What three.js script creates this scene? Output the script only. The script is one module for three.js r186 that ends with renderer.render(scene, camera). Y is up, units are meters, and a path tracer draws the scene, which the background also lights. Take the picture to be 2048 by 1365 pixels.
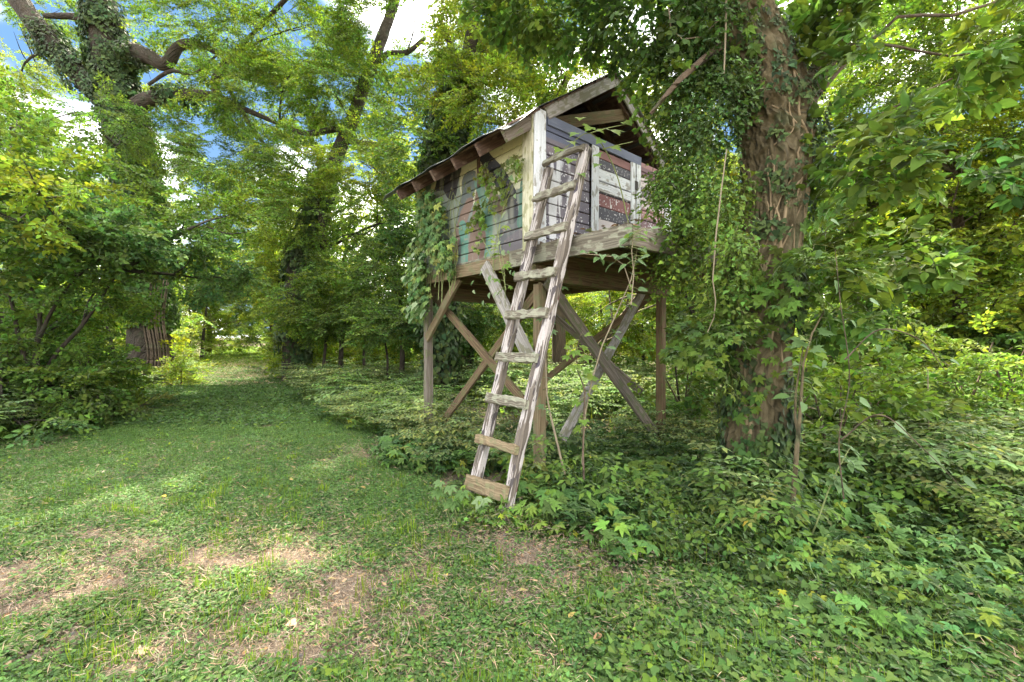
import * as THREE from 'three';
import { mergeGeometries } from 'three/addons/utils/BufferGeometryUtils.js';

// ---------------------------------------------------------------- camera, sky, sun, exposure
const W = 2048, H = 1365, F = 862, HZ = 675, EYE = 1.5;
const scene = new THREE.Scene();
const camera = new THREE.PerspectiveCamera(2 * Math.atan(H / 2 / F) * 180 / Math.PI, W / H, 0.05, 600);
camera.position.set(0, EYE, 0);
camera.rotation.x = -Math.atan((H / 2 - HZ) / F);
const renderer = new THREE.WebGLRenderer({ antialias: true });
renderer.toneMapping = THREE.LinearToneMapping;
renderer.toneMappingExposure = 5.5;
renderer.shadowMap.enabled = true;
const SUNDIR = new THREE.Vector3(-0.16, 0.80, -0.58).normalize();
const SKY = { blue: [0.045, 0.098, 0.19], low: [0.09, 0.14, 0.20], cloud: [1.85, 1.8, 1.7], cover: 0.465 };
const sun = new THREE.DirectionalLight(new THREE.Color(1, 0.91, 0.72), 5);
sun.position.copy(SUNDIR).multiplyScalar(60);
sun.castShadow = true;
sun.shadow.mapSize.set(2048, 2048);
Object.assign(sun.shadow.camera, { left: -40, right: 40, top: 40, bottom: -40, near: 1, far: 160 });
scene.add(sun, sun.target);

// ---------------------------------------------------------------- random numbers and noise
function rngOf(seed) { let a = seed >>> 0; return () => { a = (a + 0x6D2B79F5) | 0; let t = Math.imul(a ^ (a >>> 15), 1 | a); t = (t + Math.imul(t ^ (t >>> 7), 61 | t)) ^ t; return ((t ^ (t >>> 14)) >>> 0) / 4294967296; }; }
const lerp = (a, b, t) => a + (b - a) * t, clamp = (x, a = 0, b = 1) => Math.min(b, Math.max(a, x)), smooth = (a, b, x) => { const t = clamp((x - a) / (b - a)); return t * t * (3 - 2 * t); };
function hash3(x, y, z) { let h = (Math.imul(x, 374761393) + Math.imul(y, 668265263) + Math.imul(z, 2147483647 ^ 0x1b873593)) | 0; h = Math.imul(h ^ (h >>> 13), 1274126177); return ((h ^ (h >>> 16)) >>> 0) / 4294967296; }
const wrap = (i, p) => (p ? ((i % p) + p) % p : i);
function vnoise(x, y, z = 0, px = 0, py = 0) {            // value noise 0..1, periodic when px, py are given
  const ix = Math.floor(x), iy = Math.floor(y), iz = Math.floor(z), fx = x - ix, fy = y - iy, fz = z - iz;
  const u = fx * fx * (3 - 2 * fx), v = fy * fy * (3 - 2 * fy), w = fz * fz * (3 - 2 * fz), h = (a, b, c) => hash3(wrap(ix + a, px), wrap(iy + b, py), iz + c);
  return lerp(lerp(lerp(h(0, 0, 0), h(1, 0, 0), u), lerp(h(0, 1, 0), h(1, 1, 0), u), v), lerp(lerp(h(0, 0, 1), h(1, 0, 1), u), lerp(h(0, 1, 1), h(1, 1, 1), u), v), w);
}
function fbm(x, y, z = 0, oct = 4, px = 0, py = 0) { let s = 0, a = 0.5, n = 0; for (let i = 0; i < oct; i++) { s += a * vnoise(x, y, z + i * 17.3, px, py); n += a; a *= 0.5; x *= 2; y *= 2; z *= 2; px *= 2; py *= 2; } return s / n; }

// ---------------------------------------------------------------- sky: blue air with bright broken cloud, the same all round
{
  const w = 1024, h = 512, d = new Float32Array(w * h * 4);
  for (let j = 0; j < h; j++) for (let i = 0; i < w; i++) {
    const up = ((j + 0.5) / h - 0.5) * Math.PI, az = ((i + 0.5) / w - 0.5) * 2 * Math.PI, y = Math.sin(up), x = Math.cos(up) * Math.cos(az), z = Math.cos(up) * Math.sin(az);
    const yy = Math.max(y, 0), k = Math.pow(1 - yy, 3), q = 2.2 / (yy + 0.35);
    const c = fbm(x * q + 8.5, z * q + 3.8, 1.7, 5), m = smooth(SKY.cover, SKY.cover + 0.13, c), o = (j * w + i) * 4;
    for (let n = 0; n < 3; n++) d[o + n] = lerp(lerp(SKY.blue[n], SKY.low[n], k), SKY.cloud[n], m);
    d[o + 3] = 1;
  }
  const t = new THREE.DataTexture(d, w, h, THREE.RGBAFormat, THREE.FloatType);
  t.mapping = THREE.EquirectangularReflectionMapping; t.magFilter = THREE.LinearFilter; t.needsUpdate = true;
  scene.background = t; scene.environment = t;
}

// ---------------------------------------------------------------- names, tags, places
const V = (x, y, z) => new THREE.Vector3(x, y, z);
const P = (px, py, Z) => V((px - 1024) / F * Z, EYE + (HZ - py) / F * Z, -Z);   // a point of the photograph at distance Z
const used = new Map();
function numbered(n) { const k = used.get(n) ?? 0; used.set(n, k + 1); return k ? n + '_' + String(k).padStart(3, '0') : n; }
function thing(name, label, category, pos = V(0, 0, 0), opt = {}) {
  const o = new THREE.Group(); o.name = numbered(name); o.position.copy(pos); o.userData = { label, category };
  if (opt.group) o.userData.group = opt.group; if (opt.kind) o.userData.kind = opt.kind;
  scene.add(o); return o;
}
function part(name, geo, mat, parent, opt = {}) {
  const m = new THREE.Mesh(geo, mat); m.name = parent === scene ? numbered(name) : name; m.castShadow = m.receiveShadow = true;
  if (opt.label) m.userData.label = opt.label; if (opt.kind) m.userData.kind = opt.kind; if (opt.category) m.userData.category = opt.category;
  parent.add(m); return m;
}
// where the ground lies
function groundY(x, z) {
  const Z = -z; let y = 0;
  if (Z > 18) y += 0.02 * (Math.min(Z, 70) - 18) * smooth(18, 30, Z);
  y += 0.1 * Math.exp(-((x + 0.03) ** 2 + (Z - 3.45) ** 2) / 0.2);
  y += (vnoise(x * 0.35 + 40, z * 0.35 + 11) - 0.5) * 0.10 + (vnoise(x * 1.7 + 3, z * 1.7 + 9) - 0.5) * 0.03;
  return y;
}
const G = (px, py) => { const Z = EYE * F / Math.max(py - HZ, 2), p = P(px, py, Z); p.y = groundY(p.x, p.z); return p; };
const onGround = (x, Z) => V(x, groundY(x, -Z), -Z);

// ---------------------------------------------------------------- textures
function dataTex(w, h, fn, rep, srgb = false) {
  const d = new Uint8Array(w * h * 4);
  for (let j = 0; j < h; j++) for (let i = 0; i < w; i++) { const c = fn((i + 0.5) / w, (j + 0.5) / h, i, j), o = (j * w + i) * 4; for (let n = 0; n < 3; n++) { const v = Array.isArray(c) ? c[n] : c; d[o + n] = 255 * (srgb ? (v <= 0.0031308 ? 12.92 * Math.max(v, 0) : 1.055 * Math.pow(Math.min(v, 1), 1 / 2.4) - 0.055) : clamp(v)); } d[o + 3] = 255; }
  const t = new THREE.DataTexture(d, w, h); t.wrapS = t.wrapT = rep ? THREE.RepeatWrapping : THREE.ClampToEdgeWrapping; t.magFilter = THREE.LinearFilter; t.minFilter = THREE.LinearMipmapLinearFilter; t.generateMipmaps = true;
  if (srgb) t.colorSpace = THREE.SRGBColorSpace; if (rep) t.repeat.set(rep[0], rep[1]); t.needsUpdate = true; return t;
}
const mix3 = (a, b, t) => [lerp(a[0], b[0], t), lerp(a[1], b[1], t), lerp(a[2], b[2], t)];
// weathered wood: grain along u (1.6 m a repeat), v across (0.32 m)
const grain = (u, v) => { const wob = fbm(u * 4, v * 3, 5, 3, 4, 3) * 0.5; return fbm(u * 6, v * 40 + wob * 10, 2, 3, 6, 40); };
const woodBump = dataTex(512, 256, (u, v) => { const g = grain(u, v), crack = smooth(0.68, 0.74, fbm(u * 5, v * 26, 9, 3, 5, 26)); return 0.75 * g + 0.2 - crack * 0.6; }, [1 / 1.6, 1 / 0.32]);
const woodMap = (a, b, spot, amount) => dataTex(512, 256, (u, v) => {
  const g = grain(u, v), big = fbm(u * 3, v * 3, 21, 4, 3, 3), fine = hash3(u * 512 | 0, v * 256 | 0, 3);
  let c = mix3(a, b, clamp(g * 1.5 - 0.3 + (big - 0.5) * 0.7));
  c = mix3(c, spot, smooth(0.60 - amount * 0.35, 0.72 - amount * 0.3, fbm(u * 22, v * 9, 33, 4, 22, 9)) * 0.9);
  const k = 0.64 + 0.26 * fine; return c.map((x) => x * k);
}, [1 / 1.6, 1 / 0.32], true);
const wood = (a, b, spot, amount) => new THREE.MeshStandardMaterial({ map: woodMap(a, b, spot, amount), bumpMap: woodBump, bumpScale: 0.006, roughness: 0.92 });
const M = {
  greyWood: wood([0.13, 0.10, 0.075], [0.30, 0.26, 0.215], [0.16, 0.17, 0.085], 0.2),
  brownWood: wood([0.10, 0.062, 0.032], [0.24, 0.165, 0.09], [0.15, 0.14, 0.055], 0.25),
  tanWood: wood([0.15, 0.105, 0.055], [0.32, 0.245, 0.145], [0.19, 0.18, 0.09], 0.25),
  mossWood: wood([0.11, 0.094, 0.068], [0.25, 0.225, 0.17], [0.30, 0.30, 0.22], 0.4),
  redWood: wood([0.075, 0.045, 0.032], [0.18, 0.11, 0.075], [0.20, 0.14, 0.10], 0.15),
  paleWood: wood([0.25, 0.23, 0.21], [0.50, 0.47, 0.44], [0.23, 0.22, 0.15], 0.35),
  creamBoard: wood([0.48, 0.46, 0.32], [0.74, 0.71, 0.53], [0.34, 0.34, 0.18], 0.25),
  whiteBoard: wood([0.72, 0.75, 0.79], [0.94, 0.97, 1.0], [0.40, 0.38, 0.34], 0.12),
};
// flaking paint on the ladder rails
const flake = (u, v) => fbm(u * 9, v * 7, 51, 4, 9, 7);
M.flakedPaint = new THREE.MeshStandardMaterial({
  roughness: 0.85, bumpMap: woodBump, bumpScale: 0.007,
  map: dataTex(512, 256, (u, v) => {
    const g = grain(u, v), f = flake(u, v) + (g - 0.5) * 0.85 - 0.045, s = fbm(u * 5, v * 3, 77, 3, 5, 3), t = fbm(u * 14, v * 10, 87, 3, 14, 10);
    let c = mix3([0.062, 0.05, 0.04], [0.17, 0.14, 0.11], clamp(g * 1.4 - 0.2));
    if (f > 0.47) c = s > 0.66 ? [0.06, 0.05, 0.065] : s < 0.30 ? [0.13, 0.05, 0.045] : mix3([0.44, 0.41, 0.395], [0.29, 0.255, 0.235], g);
    if (t > 0.73) c = [0.06, 0.05, 0.05];
    const k = 0.8 + 0.4 * hash3(u * 512 | 0, v * 256 | 0, 8); return c.map((x) => x * k);
  }, [1 / 1.6, 1 / 0.32], true),
});
// bark
const barkH = (u, v) => { const w = fbm(u * 6, v * 6, 61, 3, 6, 6) * 2.2, r = 1 - Math.abs(2 * fbm(u * 14 + w, v * 5, 63, 3, 14, 5) - 1); return clamp(Math.pow(r, 1.5) * 0.9 + 0.2 * fbm(u * 40, v * 30, 65, 2, 40, 30)); };
const barkBump = dataTex(512, 512, (u, v) => barkH(u, v), [1, 0.8]);
const bark = (a, b, c) => new THREE.MeshStandardMaterial({
  roughness: 0.95, bumpMap: barkBump, bumpScale: 0.06,
  map: dataTex(512, 512, (u, v, i, j) => { const n = fbm(u * 9, v * 4, 71, 4, 9, 4), m = fbm(u * 5, v * 5, 73, 4, 5, 5), k = 0.75 + 0.5 * hash3(i, j, 9); return mix3(mix3(a, b, n), c, smooth(0.52, 0.66, m) * 0.7).map((x) => x * k); }, [1, 0.8], true),
});
M.tanBark = bark([0.058, 0.045, 0.022], [0.145, 0.115, 0.06], [0.06, 0.072, 0.03]);
M.darkBark = bark([0.022, 0.017, 0.011], [0.058, 0.044, 0.03], [0.03, 0.036, 0.016]);
M.brownBark = bark([0.06, 0.042, 0.028], [0.14, 0.10, 0.066], [0.06, 0.066, 0.03]);
M.twig = new THREE.MeshStandardMaterial({ color: new THREE.Color(0.16, 0.12, 0.08), roughness: 0.95 });
M.vineStem = new THREE.MeshStandardMaterial({ color: new THREE.Color(0.24, 0.18, 0.105), roughness: 0.9 });
M.greenStem = new THREE.MeshStandardMaterial({ color: new THREE.Color(0.17, 0.20, 0.07), roughness: 0.85 });
M.dryStem = new THREE.MeshStandardMaterial({ color: new THREE.Color(0.22, 0.18, 0.12), roughness: 0.9 });
// leaves: soft sheets that let light through; the tint sits on each copy and each leaf
M.leaf = new THREE.MeshPhysicalMaterial({ vertexColors: true, transmission: 0.58, roughness: 0.88, thickness: 0, specularIntensity: 0.35, side: THREE.DoubleSide });
M.waxLeaf = new THREE.MeshPhysicalMaterial({ vertexColors: true, transmission: 0.42, roughness: 0.85, thickness: 0, specularIntensity: 0.4, clearcoat: 0.12, clearcoatRoughness: 0.4, side: THREE.DoubleSide });
M.dryLeaf = new THREE.MeshPhysicalMaterial({ vertexColors: true, transmission: 0.2, roughness: 0.9, thickness: 0, side: THREE.DoubleSide });

// ---------------------------------------------------------------- geometry builders
// collects triangles with a colour a vertex
class Leaves {
  constructor() { this.p = []; this.c = []; this.i = []; }
  v(a, c) { this.p.push(a.x, a.y, a.z); this.c.push(c[0], c[1], c[2]); return this.p.length / 3 - 1; }
  tri(a, b, c) { this.i.push(a, b, c); }
  // an ovate blade from base p along d, facing n
  blade(p, d, n, L, w, c, rows = 1, curl = 0.15) {
    const s = V().crossVectors(d, n).normalize(), at = (t, x, lift) => p.clone().addScaledVector(d, t * L).addScaledVector(s, x * w).addScaledVector(n, lift * w - curl * L * t * t);
    const prof = rows === 1 ? [[0.42, 0.5]] : rows === 2 ? [[0.28, 0.46], [0.62, 0.40]] : [[0.2, 0.38], [0.45, 0.5], [0.75, 0.3]];
    let base = this.v(at(0, 0, 0), c), last = null;
    for (const [t, x] of prof) {
      const l = this.v(at(t, -x, 0.16), c), m = this.v(at(t, 0, 0), c), r = this.v(at(t, x, 0.16), c);
      if (!last) { this.tri(base, l, m); this.tri(base, m, r); } else { this.tri(last[0], l, m); this.tri(last[0], m, last[1]); this.tri(last[1], m, r); this.tri(last[1], r, last[2]); }
      last = [l, m, r];
    }
    const tip = this.v(at(1, 0, 0), c); this.tri(last[0], tip, last[1]); this.tri(last[1], tip, last[2]);
  }
  // a lobed leaf: outline points (x across, y along) in leaf lengths, as a fan
  lobed(p, d, n, L, outline, c, cup = 0.12) {
    const s = V().crossVectors(d, n).normalize(), hub = this.v(p.clone().addScaledVector(d, 0.25 * L), c), ids = [];
    for (const [x, y] of outline) ids.push(this.v(p.clone().addScaledVector(s, x * L).addScaledVector(d, y * L).addScaledVector(n, cup * L * (Math.abs(x) * 0.6 - y * y * 0.9 + 0.05)), c));
    for (let k = 0; k < ids.length; k++) this.tri(hub, ids[k], ids[(k + 1) % ids.length]);
  }
  palm(p, d, n, L, w, c, rows = 2) {          // five leaflets from one point
    const s = V().crossVectors(d, n).normalize();
    for (const [a, k] of [[0, 1], [0.75, 0.92], [-0.75, 0.92], [1.65, 0.7], [-1.65, 0.7]]) {
      const q = d.clone().multiplyScalar(Math.cos(a)).addScaledVector(s, Math.sin(a)), m = n.clone().addScaledVector(q, -0.12).normalize();
      this.blade(p, q, m, L * k, w * k, c, rows, 0.22);
    }
  }
  stick(a, b, r, c) {
    const d = b.clone().sub(a).normalize(), u = Math.abs(d.y) > 0.9 ? V(1, 0, 0) : V(0, 1, 0), s = V().crossVectors(d, u).normalize(), t = V().crossVectors(d, s), A = [], B = [];
    for (let k = 0; k < 3; k++) { const q = s.clone().multiplyScalar(Math.cos(k * 2.094) * r).addScaledVector(t, Math.sin(k * 2.094) * r); A.push(this.v(a.clone().add(q), c)); B.push(this.v(b.clone().addScaledVector(q, 0.6), c)); }
    for (let k = 0; k < 3; k++) { const j = (k + 1) % 3; this.tri(A[k], A[j], B[j]); this.tri(A[k], B[j], B[k]); }
  }
  build() {
    const g = new THREE.BufferGeometry();
    g.setAttribute('position', new THREE.Float32BufferAttribute(this.p, 3)); g.setAttribute('color', new THREE.Float32BufferAttribute(this.c, 3)); g.setIndex(this.i); g.computeVertexNormals(); return g;
  }
}
const MAPLE = [[0, 0], [0.18, 0.02], [0.42, -0.12], [0.40, 0.08], [0.62, 0.22], [0.50, 0.30], [0.66, 0.55], [0.42, 0.48], [0.30, 0.46], [0.26, 0.72], [0.14, 0.74], [0, 1.02], [-0.14, 0.74], [-0.26, 0.72], [-0.30, 0.46], [-0.42, 0.48], [-0.66, 0.55], [-0.50, 0.30], [-0.62, 0.22], [-0.40, 0.08], [-0.42, -0.12], [-0.18, 0.02]];
const IVY = [[0, 0], [0.22, -0.1], [0.48, 0.05], [0.40, 0.3], [0.28, 0.42], [0.16, 0.72], [0, 1], [-0.16, 0.72], [-0.28, 0.42], [-0.40, 0.3], [-0.48, 0.05], [-0.22, -0.1]];
const HEART = [[0, 0.04], [0.22, -0.04], [0.42, 0.12], [0.42, 0.4], [0.24, 0.74], [0, 1], [-0.24, 0.74], [-0.42, 0.4], [-0.42, 0.12], [-0.22, -0.04]];
const BARKC = [0.9, 0.62, 0.42];                                      // twig tint relative to the leaf colour of the copy
const rnd = (r, a, b) => a + (b - a) * r();
const unit = (r) => { for (;;) { const v = V(r() * 2 - 1, r() * 2 - 1, r() * 2 - 1), l = v.length(); if (l > 0.05 && l < 1) return v.divideScalar(l); } };
function leafTone(r, yellow = 0.004) { const k = rnd(r, 0.5, 1.5), w = rnd(r, -0.16, 0.2); if (r() < yellow) return [2.2, 1.35, 0.6]; return [k * (1 + w), k, k * (1 - w)]; }

// a leafy spray: a drooping twig along +z with side twigs in one plane, leaves alternate
function spray(seed, { S = 0.55, side = 7, per = 6, L = 0.065, w = 0.032, rows = 1, droop = 0.25, tilt = 0.5, type = 'blade', yellow = 0.003 }) {
  const r = rngOf(seed), g = new Leaves(), axis = (t) => V(0.06 * S * Math.sin(t * 5 + seed), -droop * S * t * t, S * t);
  const steps = 4; for (let k = 0; k < steps; k++) g.stick(axis(k / steps), axis((k + 1) / steps), 0.0035 * (1.3 - k / steps), BARKC);
  const put = (p, d) => {
    const n = V(0, 1, 0).addScaledVector(unit(r), tilt).normalize(), q = d.clone().addScaledVector(n, -d.dot(n)).normalize(), l = L * rnd(r, 0.65, 1.25), c = leafTone(r, yellow);
    if (type === 'blade') g.blade(p, q, n, l, w * l / L, c, rows);
    else if (type === 'palm') g.palm(p.clone().addScaledVector(q, l * 0.4), q, n, l, w * l / L, c, rows);
    else g.lobed(p, q, n, l, type === 'maple' ? MAPLE : type === 'heart' ? HEART : IVY, c);
  };
  for (let k = 0; k < side; k++) {
    const t = 0.12 + 0.88 * (k + r() * 0.5) / side, s = k % 2 ? 1 : -1, len = S * rnd(r, 0.3, 0.55) * (1.15 - 0.6 * t), a = rnd(r, 0.5, 1.0), d = V(s * Math.sin(a), rnd(r, -0.25, 0.15), Math.cos(a)).normalize(), p0 = axis(t), p1 = p0.clone().addScaledVector(d, len);
    p1.y -= len * 0.2; g.stick(p0, p1, 0.002, BARKC);
    for (let m = 0; m < per; m++) { const q = p0.clone().lerp(p1, (m + 0.6) / per), sd = m % 2 ? 1 : -1, b = rnd(r, 0.5, 1.2); put(q, V(d.x * Math.cos(b) + sd * d.z * Math.sin(b), rnd(r, -0.45, 0.1), d.z * Math.cos(b) - sd * d.x * Math.sin(b)).normalize()); }
    put(p1, d);
  }
  put(axis(1), V(0, -0.2, 1).normalize()); return g.build();
}
// leaves that lie over a surface, facing +z, hanging to -y
function mat3(seed, { n = 16, R = 0.12, L = 0.06, type = 'ivy', w = 0.03, depth = 0.05, rows = 2 }) {
  const r = rngOf(seed), g = new Leaves();
  for (let k = 0; k < n; k++) {
    const a = r() * 6.283, q = R * Math.sqrt(r()), p = V(Math.cos(a) * q, Math.sin(a) * q, rnd(r, 0.005, depth)), nn = V(rnd(r, -0.6, 0.6), rnd(r, -0.1, 0.8), 1).normalize(), d = V(rnd(r, -0.8, 0.8), -1, rnd(r, -0.2, 0.4)), c = leafTone(r, 0.005), l = L * rnd(r, 0.6, 1.25);
    d.addScaledVector(nn, -d.dot(nn)).normalize();
    if (type === 'palm') g.palm(p, d, nn, l, w * l / L, c, rows); else if (type === 'blade') g.blade(p, d, nn, l, w * l / L, c, rows); else g.lobed(p, d, nn, l, type === 'heart' ? HEART : IVY, c);
    if (k % 3 === 0) g.stick(V(p.x * 0.6, p.y + L, 0), V(p.x, p.y, p.z), 0.0015, BARKC);
  }
  return g.build();
}
// low plants on the ground, y up
function lowPatch(seed, { n = 40, R = 0.11, L = 0.026, h = 0.05, type = 'heart', tilt = 0.55, grass = 0, grassL = 0.09, bladeW = 0.006, grassTone = [1.5, 1.3, 0.7] }) {
  const r = rngOf(seed), g = new Leaves();
  for (let k = 0; k < n; k++) {
    const a = r() * 6.283, q = R * Math.sqrt(r()), nn = V(0, 1, 0).addScaledVector(unit(r), tilt).normalize(), d = V(Math.cos(r() * 6.283), 0, Math.sin(r() * 6.283)), l = L * rnd(r, 0.55, 1.3);
    d.addScaledVector(nn, -d.dot(nn)).normalize();
    const p = V(Math.cos(a) * q, rnd(r, 0.1, 1) * h, Math.sin(a) * q);
    if (type === 'palm') g.palm(p, d, nn, l, l * 0.42, leafTone(r, 0.005), 2); else if (type === 'blade') g.blade(p, d, nn, l, l * 0.55, leafTone(r, 0.01), 2, 0.25); else g.lobed(p, d, nn, l, type === 'heart' ? HEART : IVY, leafTone(r, 0.008), 0.2);
    if (h > 0.1 && k % 2 === 0) g.stick(V(p.x * 0.7, -0.02, p.z * 0.7), p, 0.0018, BARKC);
  }
  for (let k = 0; k < grass; k++) {
    const a = r() * 6.283, q = R * Math.sqrt(r()), b = r() * 6.283, lean = rnd(r, 0.3, 1.5), d = V(Math.cos(b) * lean, 1, Math.sin(b) * lean).normalize(), n = V(-Math.cos(b), lean, -Math.sin(b)).normalize(), kk = rnd(r, 0.7, 1.3);
    g.blade(V(Math.cos(a) * q, 0, Math.sin(a) * q), d, n, grassL * rnd(r, 0.5, 1.3), bladeW, grassTone.map((x) => x * kk), 2, -0.35);
  }
  return g.build();
}
// an upright herb with three divided leaves
function herb(seed, { h = 0.42, L = 0.06, w = 0.03 }) {
  const r = rngOf(seed), g = new Leaves();
  for (let s = 0; s < 5; s++) {
    const a = s * 1.257 + r(), lean = rnd(r, 0.15, 0.5), top = V(Math.cos(a) * h * lean, h * rnd(r, 0.6, 1.1), Math.sin(a) * h * lean); g.stick(V(0, -0.03, 0), top, 0.003, [0.9, 0.9, 0.7]);
    const out = V(Math.cos(a), 0.05, Math.sin(a)).normalize(), sd = V(-out.z, 0, out.x);
    for (const [b, len] of [[0, 0.15], [1.05, 0.12], [-1.05, 0.12]]) {
      const d = out.clone().multiplyScalar(Math.cos(b)).addScaledVector(sd, Math.sin(b)), q = top.clone().addScaledVector(d, len * 0.5), ds = V(-d.z, 0, d.x);
      for (const [c, o] of [[0, 0.5], [0.9, 0.25], [-0.9, 0.25], [1.3, -0.05], [-1.3, -0.05]]) { const e = d.clone().multiplyScalar(Math.cos(c)).addScaledVector(ds, Math.sin(c)); e.y -= 0.15; const n = V(0, 1, 0).addScaledVector(unit(r), 0.35).normalize(); g.blade(q.clone().addScaledVector(d, o * len), e.normalize(), n, L * rnd(r, 0.7, 1.2), w, leafTone(r, 0.002), 1); }
    }
  }
  return g.build();
}
// a bent tapering tube through points, uv in metres
function tube(pts, radii, { radial = 10, seg = 0, rough = 0.06, seed = 1, ridges = null } = {}) {
  const curve = new THREE.CatmullRomCurve3(pts, false, 'centripetal'), len = curve.getLength(), n = seg || Math.max(4, Math.ceil(len / 0.25)), pos = [], uv = [], idx = [];
  let s = V(1, 0, 0.2);
  for (let k = 0; k <= n; k++) {
    const t = k / n, p = curve.getPoint(t), d = curve.getTangent(t), f = t * (radii.length - 1), i = Math.min(Math.floor(f), radii.length - 2), R = radii.length > 1 ? lerp(radii[i], radii[i + 1], f - i) : radii[0];
    s.addScaledVector(d, -s.dot(d)).normalize(); const b = V().crossVectors(d, s);
    for (let j = 0; j <= radial; j++) {
      const a = (j % radial) / radial * 6.28318, ca = Math.cos(a), sa = Math.sin(a);
      let q = R * (1 + rough * (2 * fbm(ca * 1.3 + seed, sa * 1.3 + seed * 3, t * len * 0.8 / Math.max(R, 0.03) * 0.3, 3) - 1) * 2);
      if (ridges) q += ridges(a, t * len, R);
      pos.push(p.x + (s.x * ca + b.x * sa) * q, p.y + (s.y * ca + b.y * sa) * q, p.z + (s.z * ca + b.z * sa) * q); uv.push(j / radial * 6.283 * R, t * len);
    }
  }
  for (let k = 0; k < n; k++) for (let j = 0; j < radial; j++) { const a = k * (radial + 1) + j, b = a + radial + 1; idx.push(a, a + 1, b, a + 1, b + 1, b); }
  const c = pos.length / 3, e = curve.getPoint(1); pos.push(e.x, e.y, e.z); uv.push(0, len); for (let j = 0; j < radial; j++) idx.push(n * (radial + 1) + j, n * (radial + 1) + j + 1, c);
  const g = new THREE.BufferGeometry(); g.setAttribute('position', new THREE.Float32BufferAttribute(pos, 3)); g.setAttribute('uv', new THREE.Float32BufferAttribute(uv, 2)); g.setIndex(idx); g.computeVertexNormals();
  const N = g.attributes.normal; for (let k = 0; k <= n; k++) { const a = k * (radial + 1), b = a + radial; const x = N.getX(a) + N.getX(b), y = N.getY(a) + N.getY(b), z = N.getZ(a) + N.getZ(b), l = Math.hypot(x, y, z) || 1; N.setXYZ(a, x / l, y / l, z / l); N.setXYZ(b, x / l, y / l, z / l); }
  return g;
}
// a sawn board: length along x, width along y, thickness along z, chamfered and a little worn; uv in metres
function board(L, w, t, { seg = 6, cham = 0.004, wear = 0.0025, seed = 1, bow = 0 } = {}) {
  const r = rngOf(seed), c = Math.min(cham, t * 0.3), prof = [[-w / 2 + c, -t / 2], [w / 2 - c, -t / 2], [w / 2, -t / 2 + c], [w / 2, t / 2 - c], [w / 2 - c, t / 2], [-w / 2 + c, t / 2], [-w / 2, t / 2 - c], [-w / 2, -t / 2 + c]];
  const ring = [], per = [0]; for (let k = 0; k < 8; k++) { const a = prof[k], b = prof[(k + 1) % 8]; per.push(per[k] + Math.hypot(b[0] - a[0], b[1] - a[1])); }
  const u0 = r() * 1.6, v0 = r() * 0.32;
  for (let s = 0; s <= seg; s++) ring.push(prof.map(([y, z]) => V(-L / 2 + L * s / seg + (s === 0 || s === seg ? rnd(r, -1, 1) * wear : 0), y + rnd(r, -1, 1) * wear, z + rnd(r, -1, 1) * wear + bow * Math.sin(Math.PI * s / seg))));
  const pos = [], uv = [], put = (p, u, v) => { pos.push(p.x, p.y, p.z); uv.push(u0 + u, v0 + v); };
  for (let s = 0; s < seg; s++) for (let k = 0; k < 8; k++) {
    const j = (k + 1) % 8, ua = L * s / seg, ub = L * (s + 1) / seg, a = ring[s][k], b = ring[s][j], c2 = ring[s + 1][j], d = ring[s + 1][k];
    put(a, ua, per[k]); put(b, ua, per[k + 1]); put(c2, ub, per[k + 1]); put(a, ua, per[k]); put(c2, ub, per[k + 1]); put(d, ub, per[k]);
  }
  for (const [R, flip] of [[ring[0], 1], [ring[seg], 0]]) for (let k = 1; k < 7; k++) for (const p of flip ? [R[0], R[k + 1], R[k]] : [R[0], R[k], R[k + 1]]) put(p, p.z, p.y);
  const g = new THREE.BufferGeometry(); g.setAttribute('position', new THREE.Float32BufferAttribute(pos, 3)); g.setAttribute('uv', new THREE.Float32BufferAttribute(uv, 2)); g.computeVertexNormals(); return g;
}
let boardSeed = 100;
// a board from A to B whose broad face looks towards n
function plank(name, A, B, w, t, mat, parent, n, opt = {}) {
  const d = B.clone().sub(A), L = d.length(), m = part(name, board(L, w, t, { seed: ++boardSeed, seg: Math.max(3, Math.ceil(L / 0.25)), ...opt }), mat, parent, opt), x = d.divideScalar(L), z = n.clone().addScaledVector(x, -n.dot(x)).normalize(), y = V().crossVectors(z, x);
  m.quaternion.setFromRotationMatrix(new THREE.Matrix4().makeBasis(x, y, z)); m.position.copy(A).lerp(B, 0.5); return m;
}
// many copies of a few shapes as one part of soft stuff
function copies(name, geos, mat, list, parent, opt = {}) {
  const out = [];
  if (parent === scene && geos.length > 1) { parent = thing(name, opt.label, opt.category, V(0, 0, 0), { kind: 'stuff' }); name = 'patch'; opt = {}; }
  geos.forEach((g, gi) => {
    const mine = list.filter((_, k) => k % geos.length === gi); if (!mine.length) return;
    const im = new THREE.InstancedMesh(g, mat, mine.length); im.name = parent === scene ? numbered(name) : name; im.userData.kind = 'stuff'; im.castShadow = im.receiveShadow = true; if (opt.label) im.userData.label = opt.label; if (opt.category) im.userData.category = opt.category;
    mine.forEach((m, k) => { im.setMatrixAt(k, m.m); im.setColorAt(k, m.c); }); parent.add(im); out.push(im);
  });
  return out;
}
const basis = new THREE.Matrix4();
function place(p, dir, up, s) {
  const z = dir.clone().normalize(), y = up.clone().addScaledVector(z, -up.dot(z)); if (y.lengthSq() < 1e-4) y.set(1, 0, 0).addScaledVector(z, -z.x); y.normalize();
  const m = new THREE.Matrix4().makeBasis(V().crossVectors(y, z), y, z); m.scale(V(s, s, s)); m.setPosition(p); return m;
}
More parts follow.
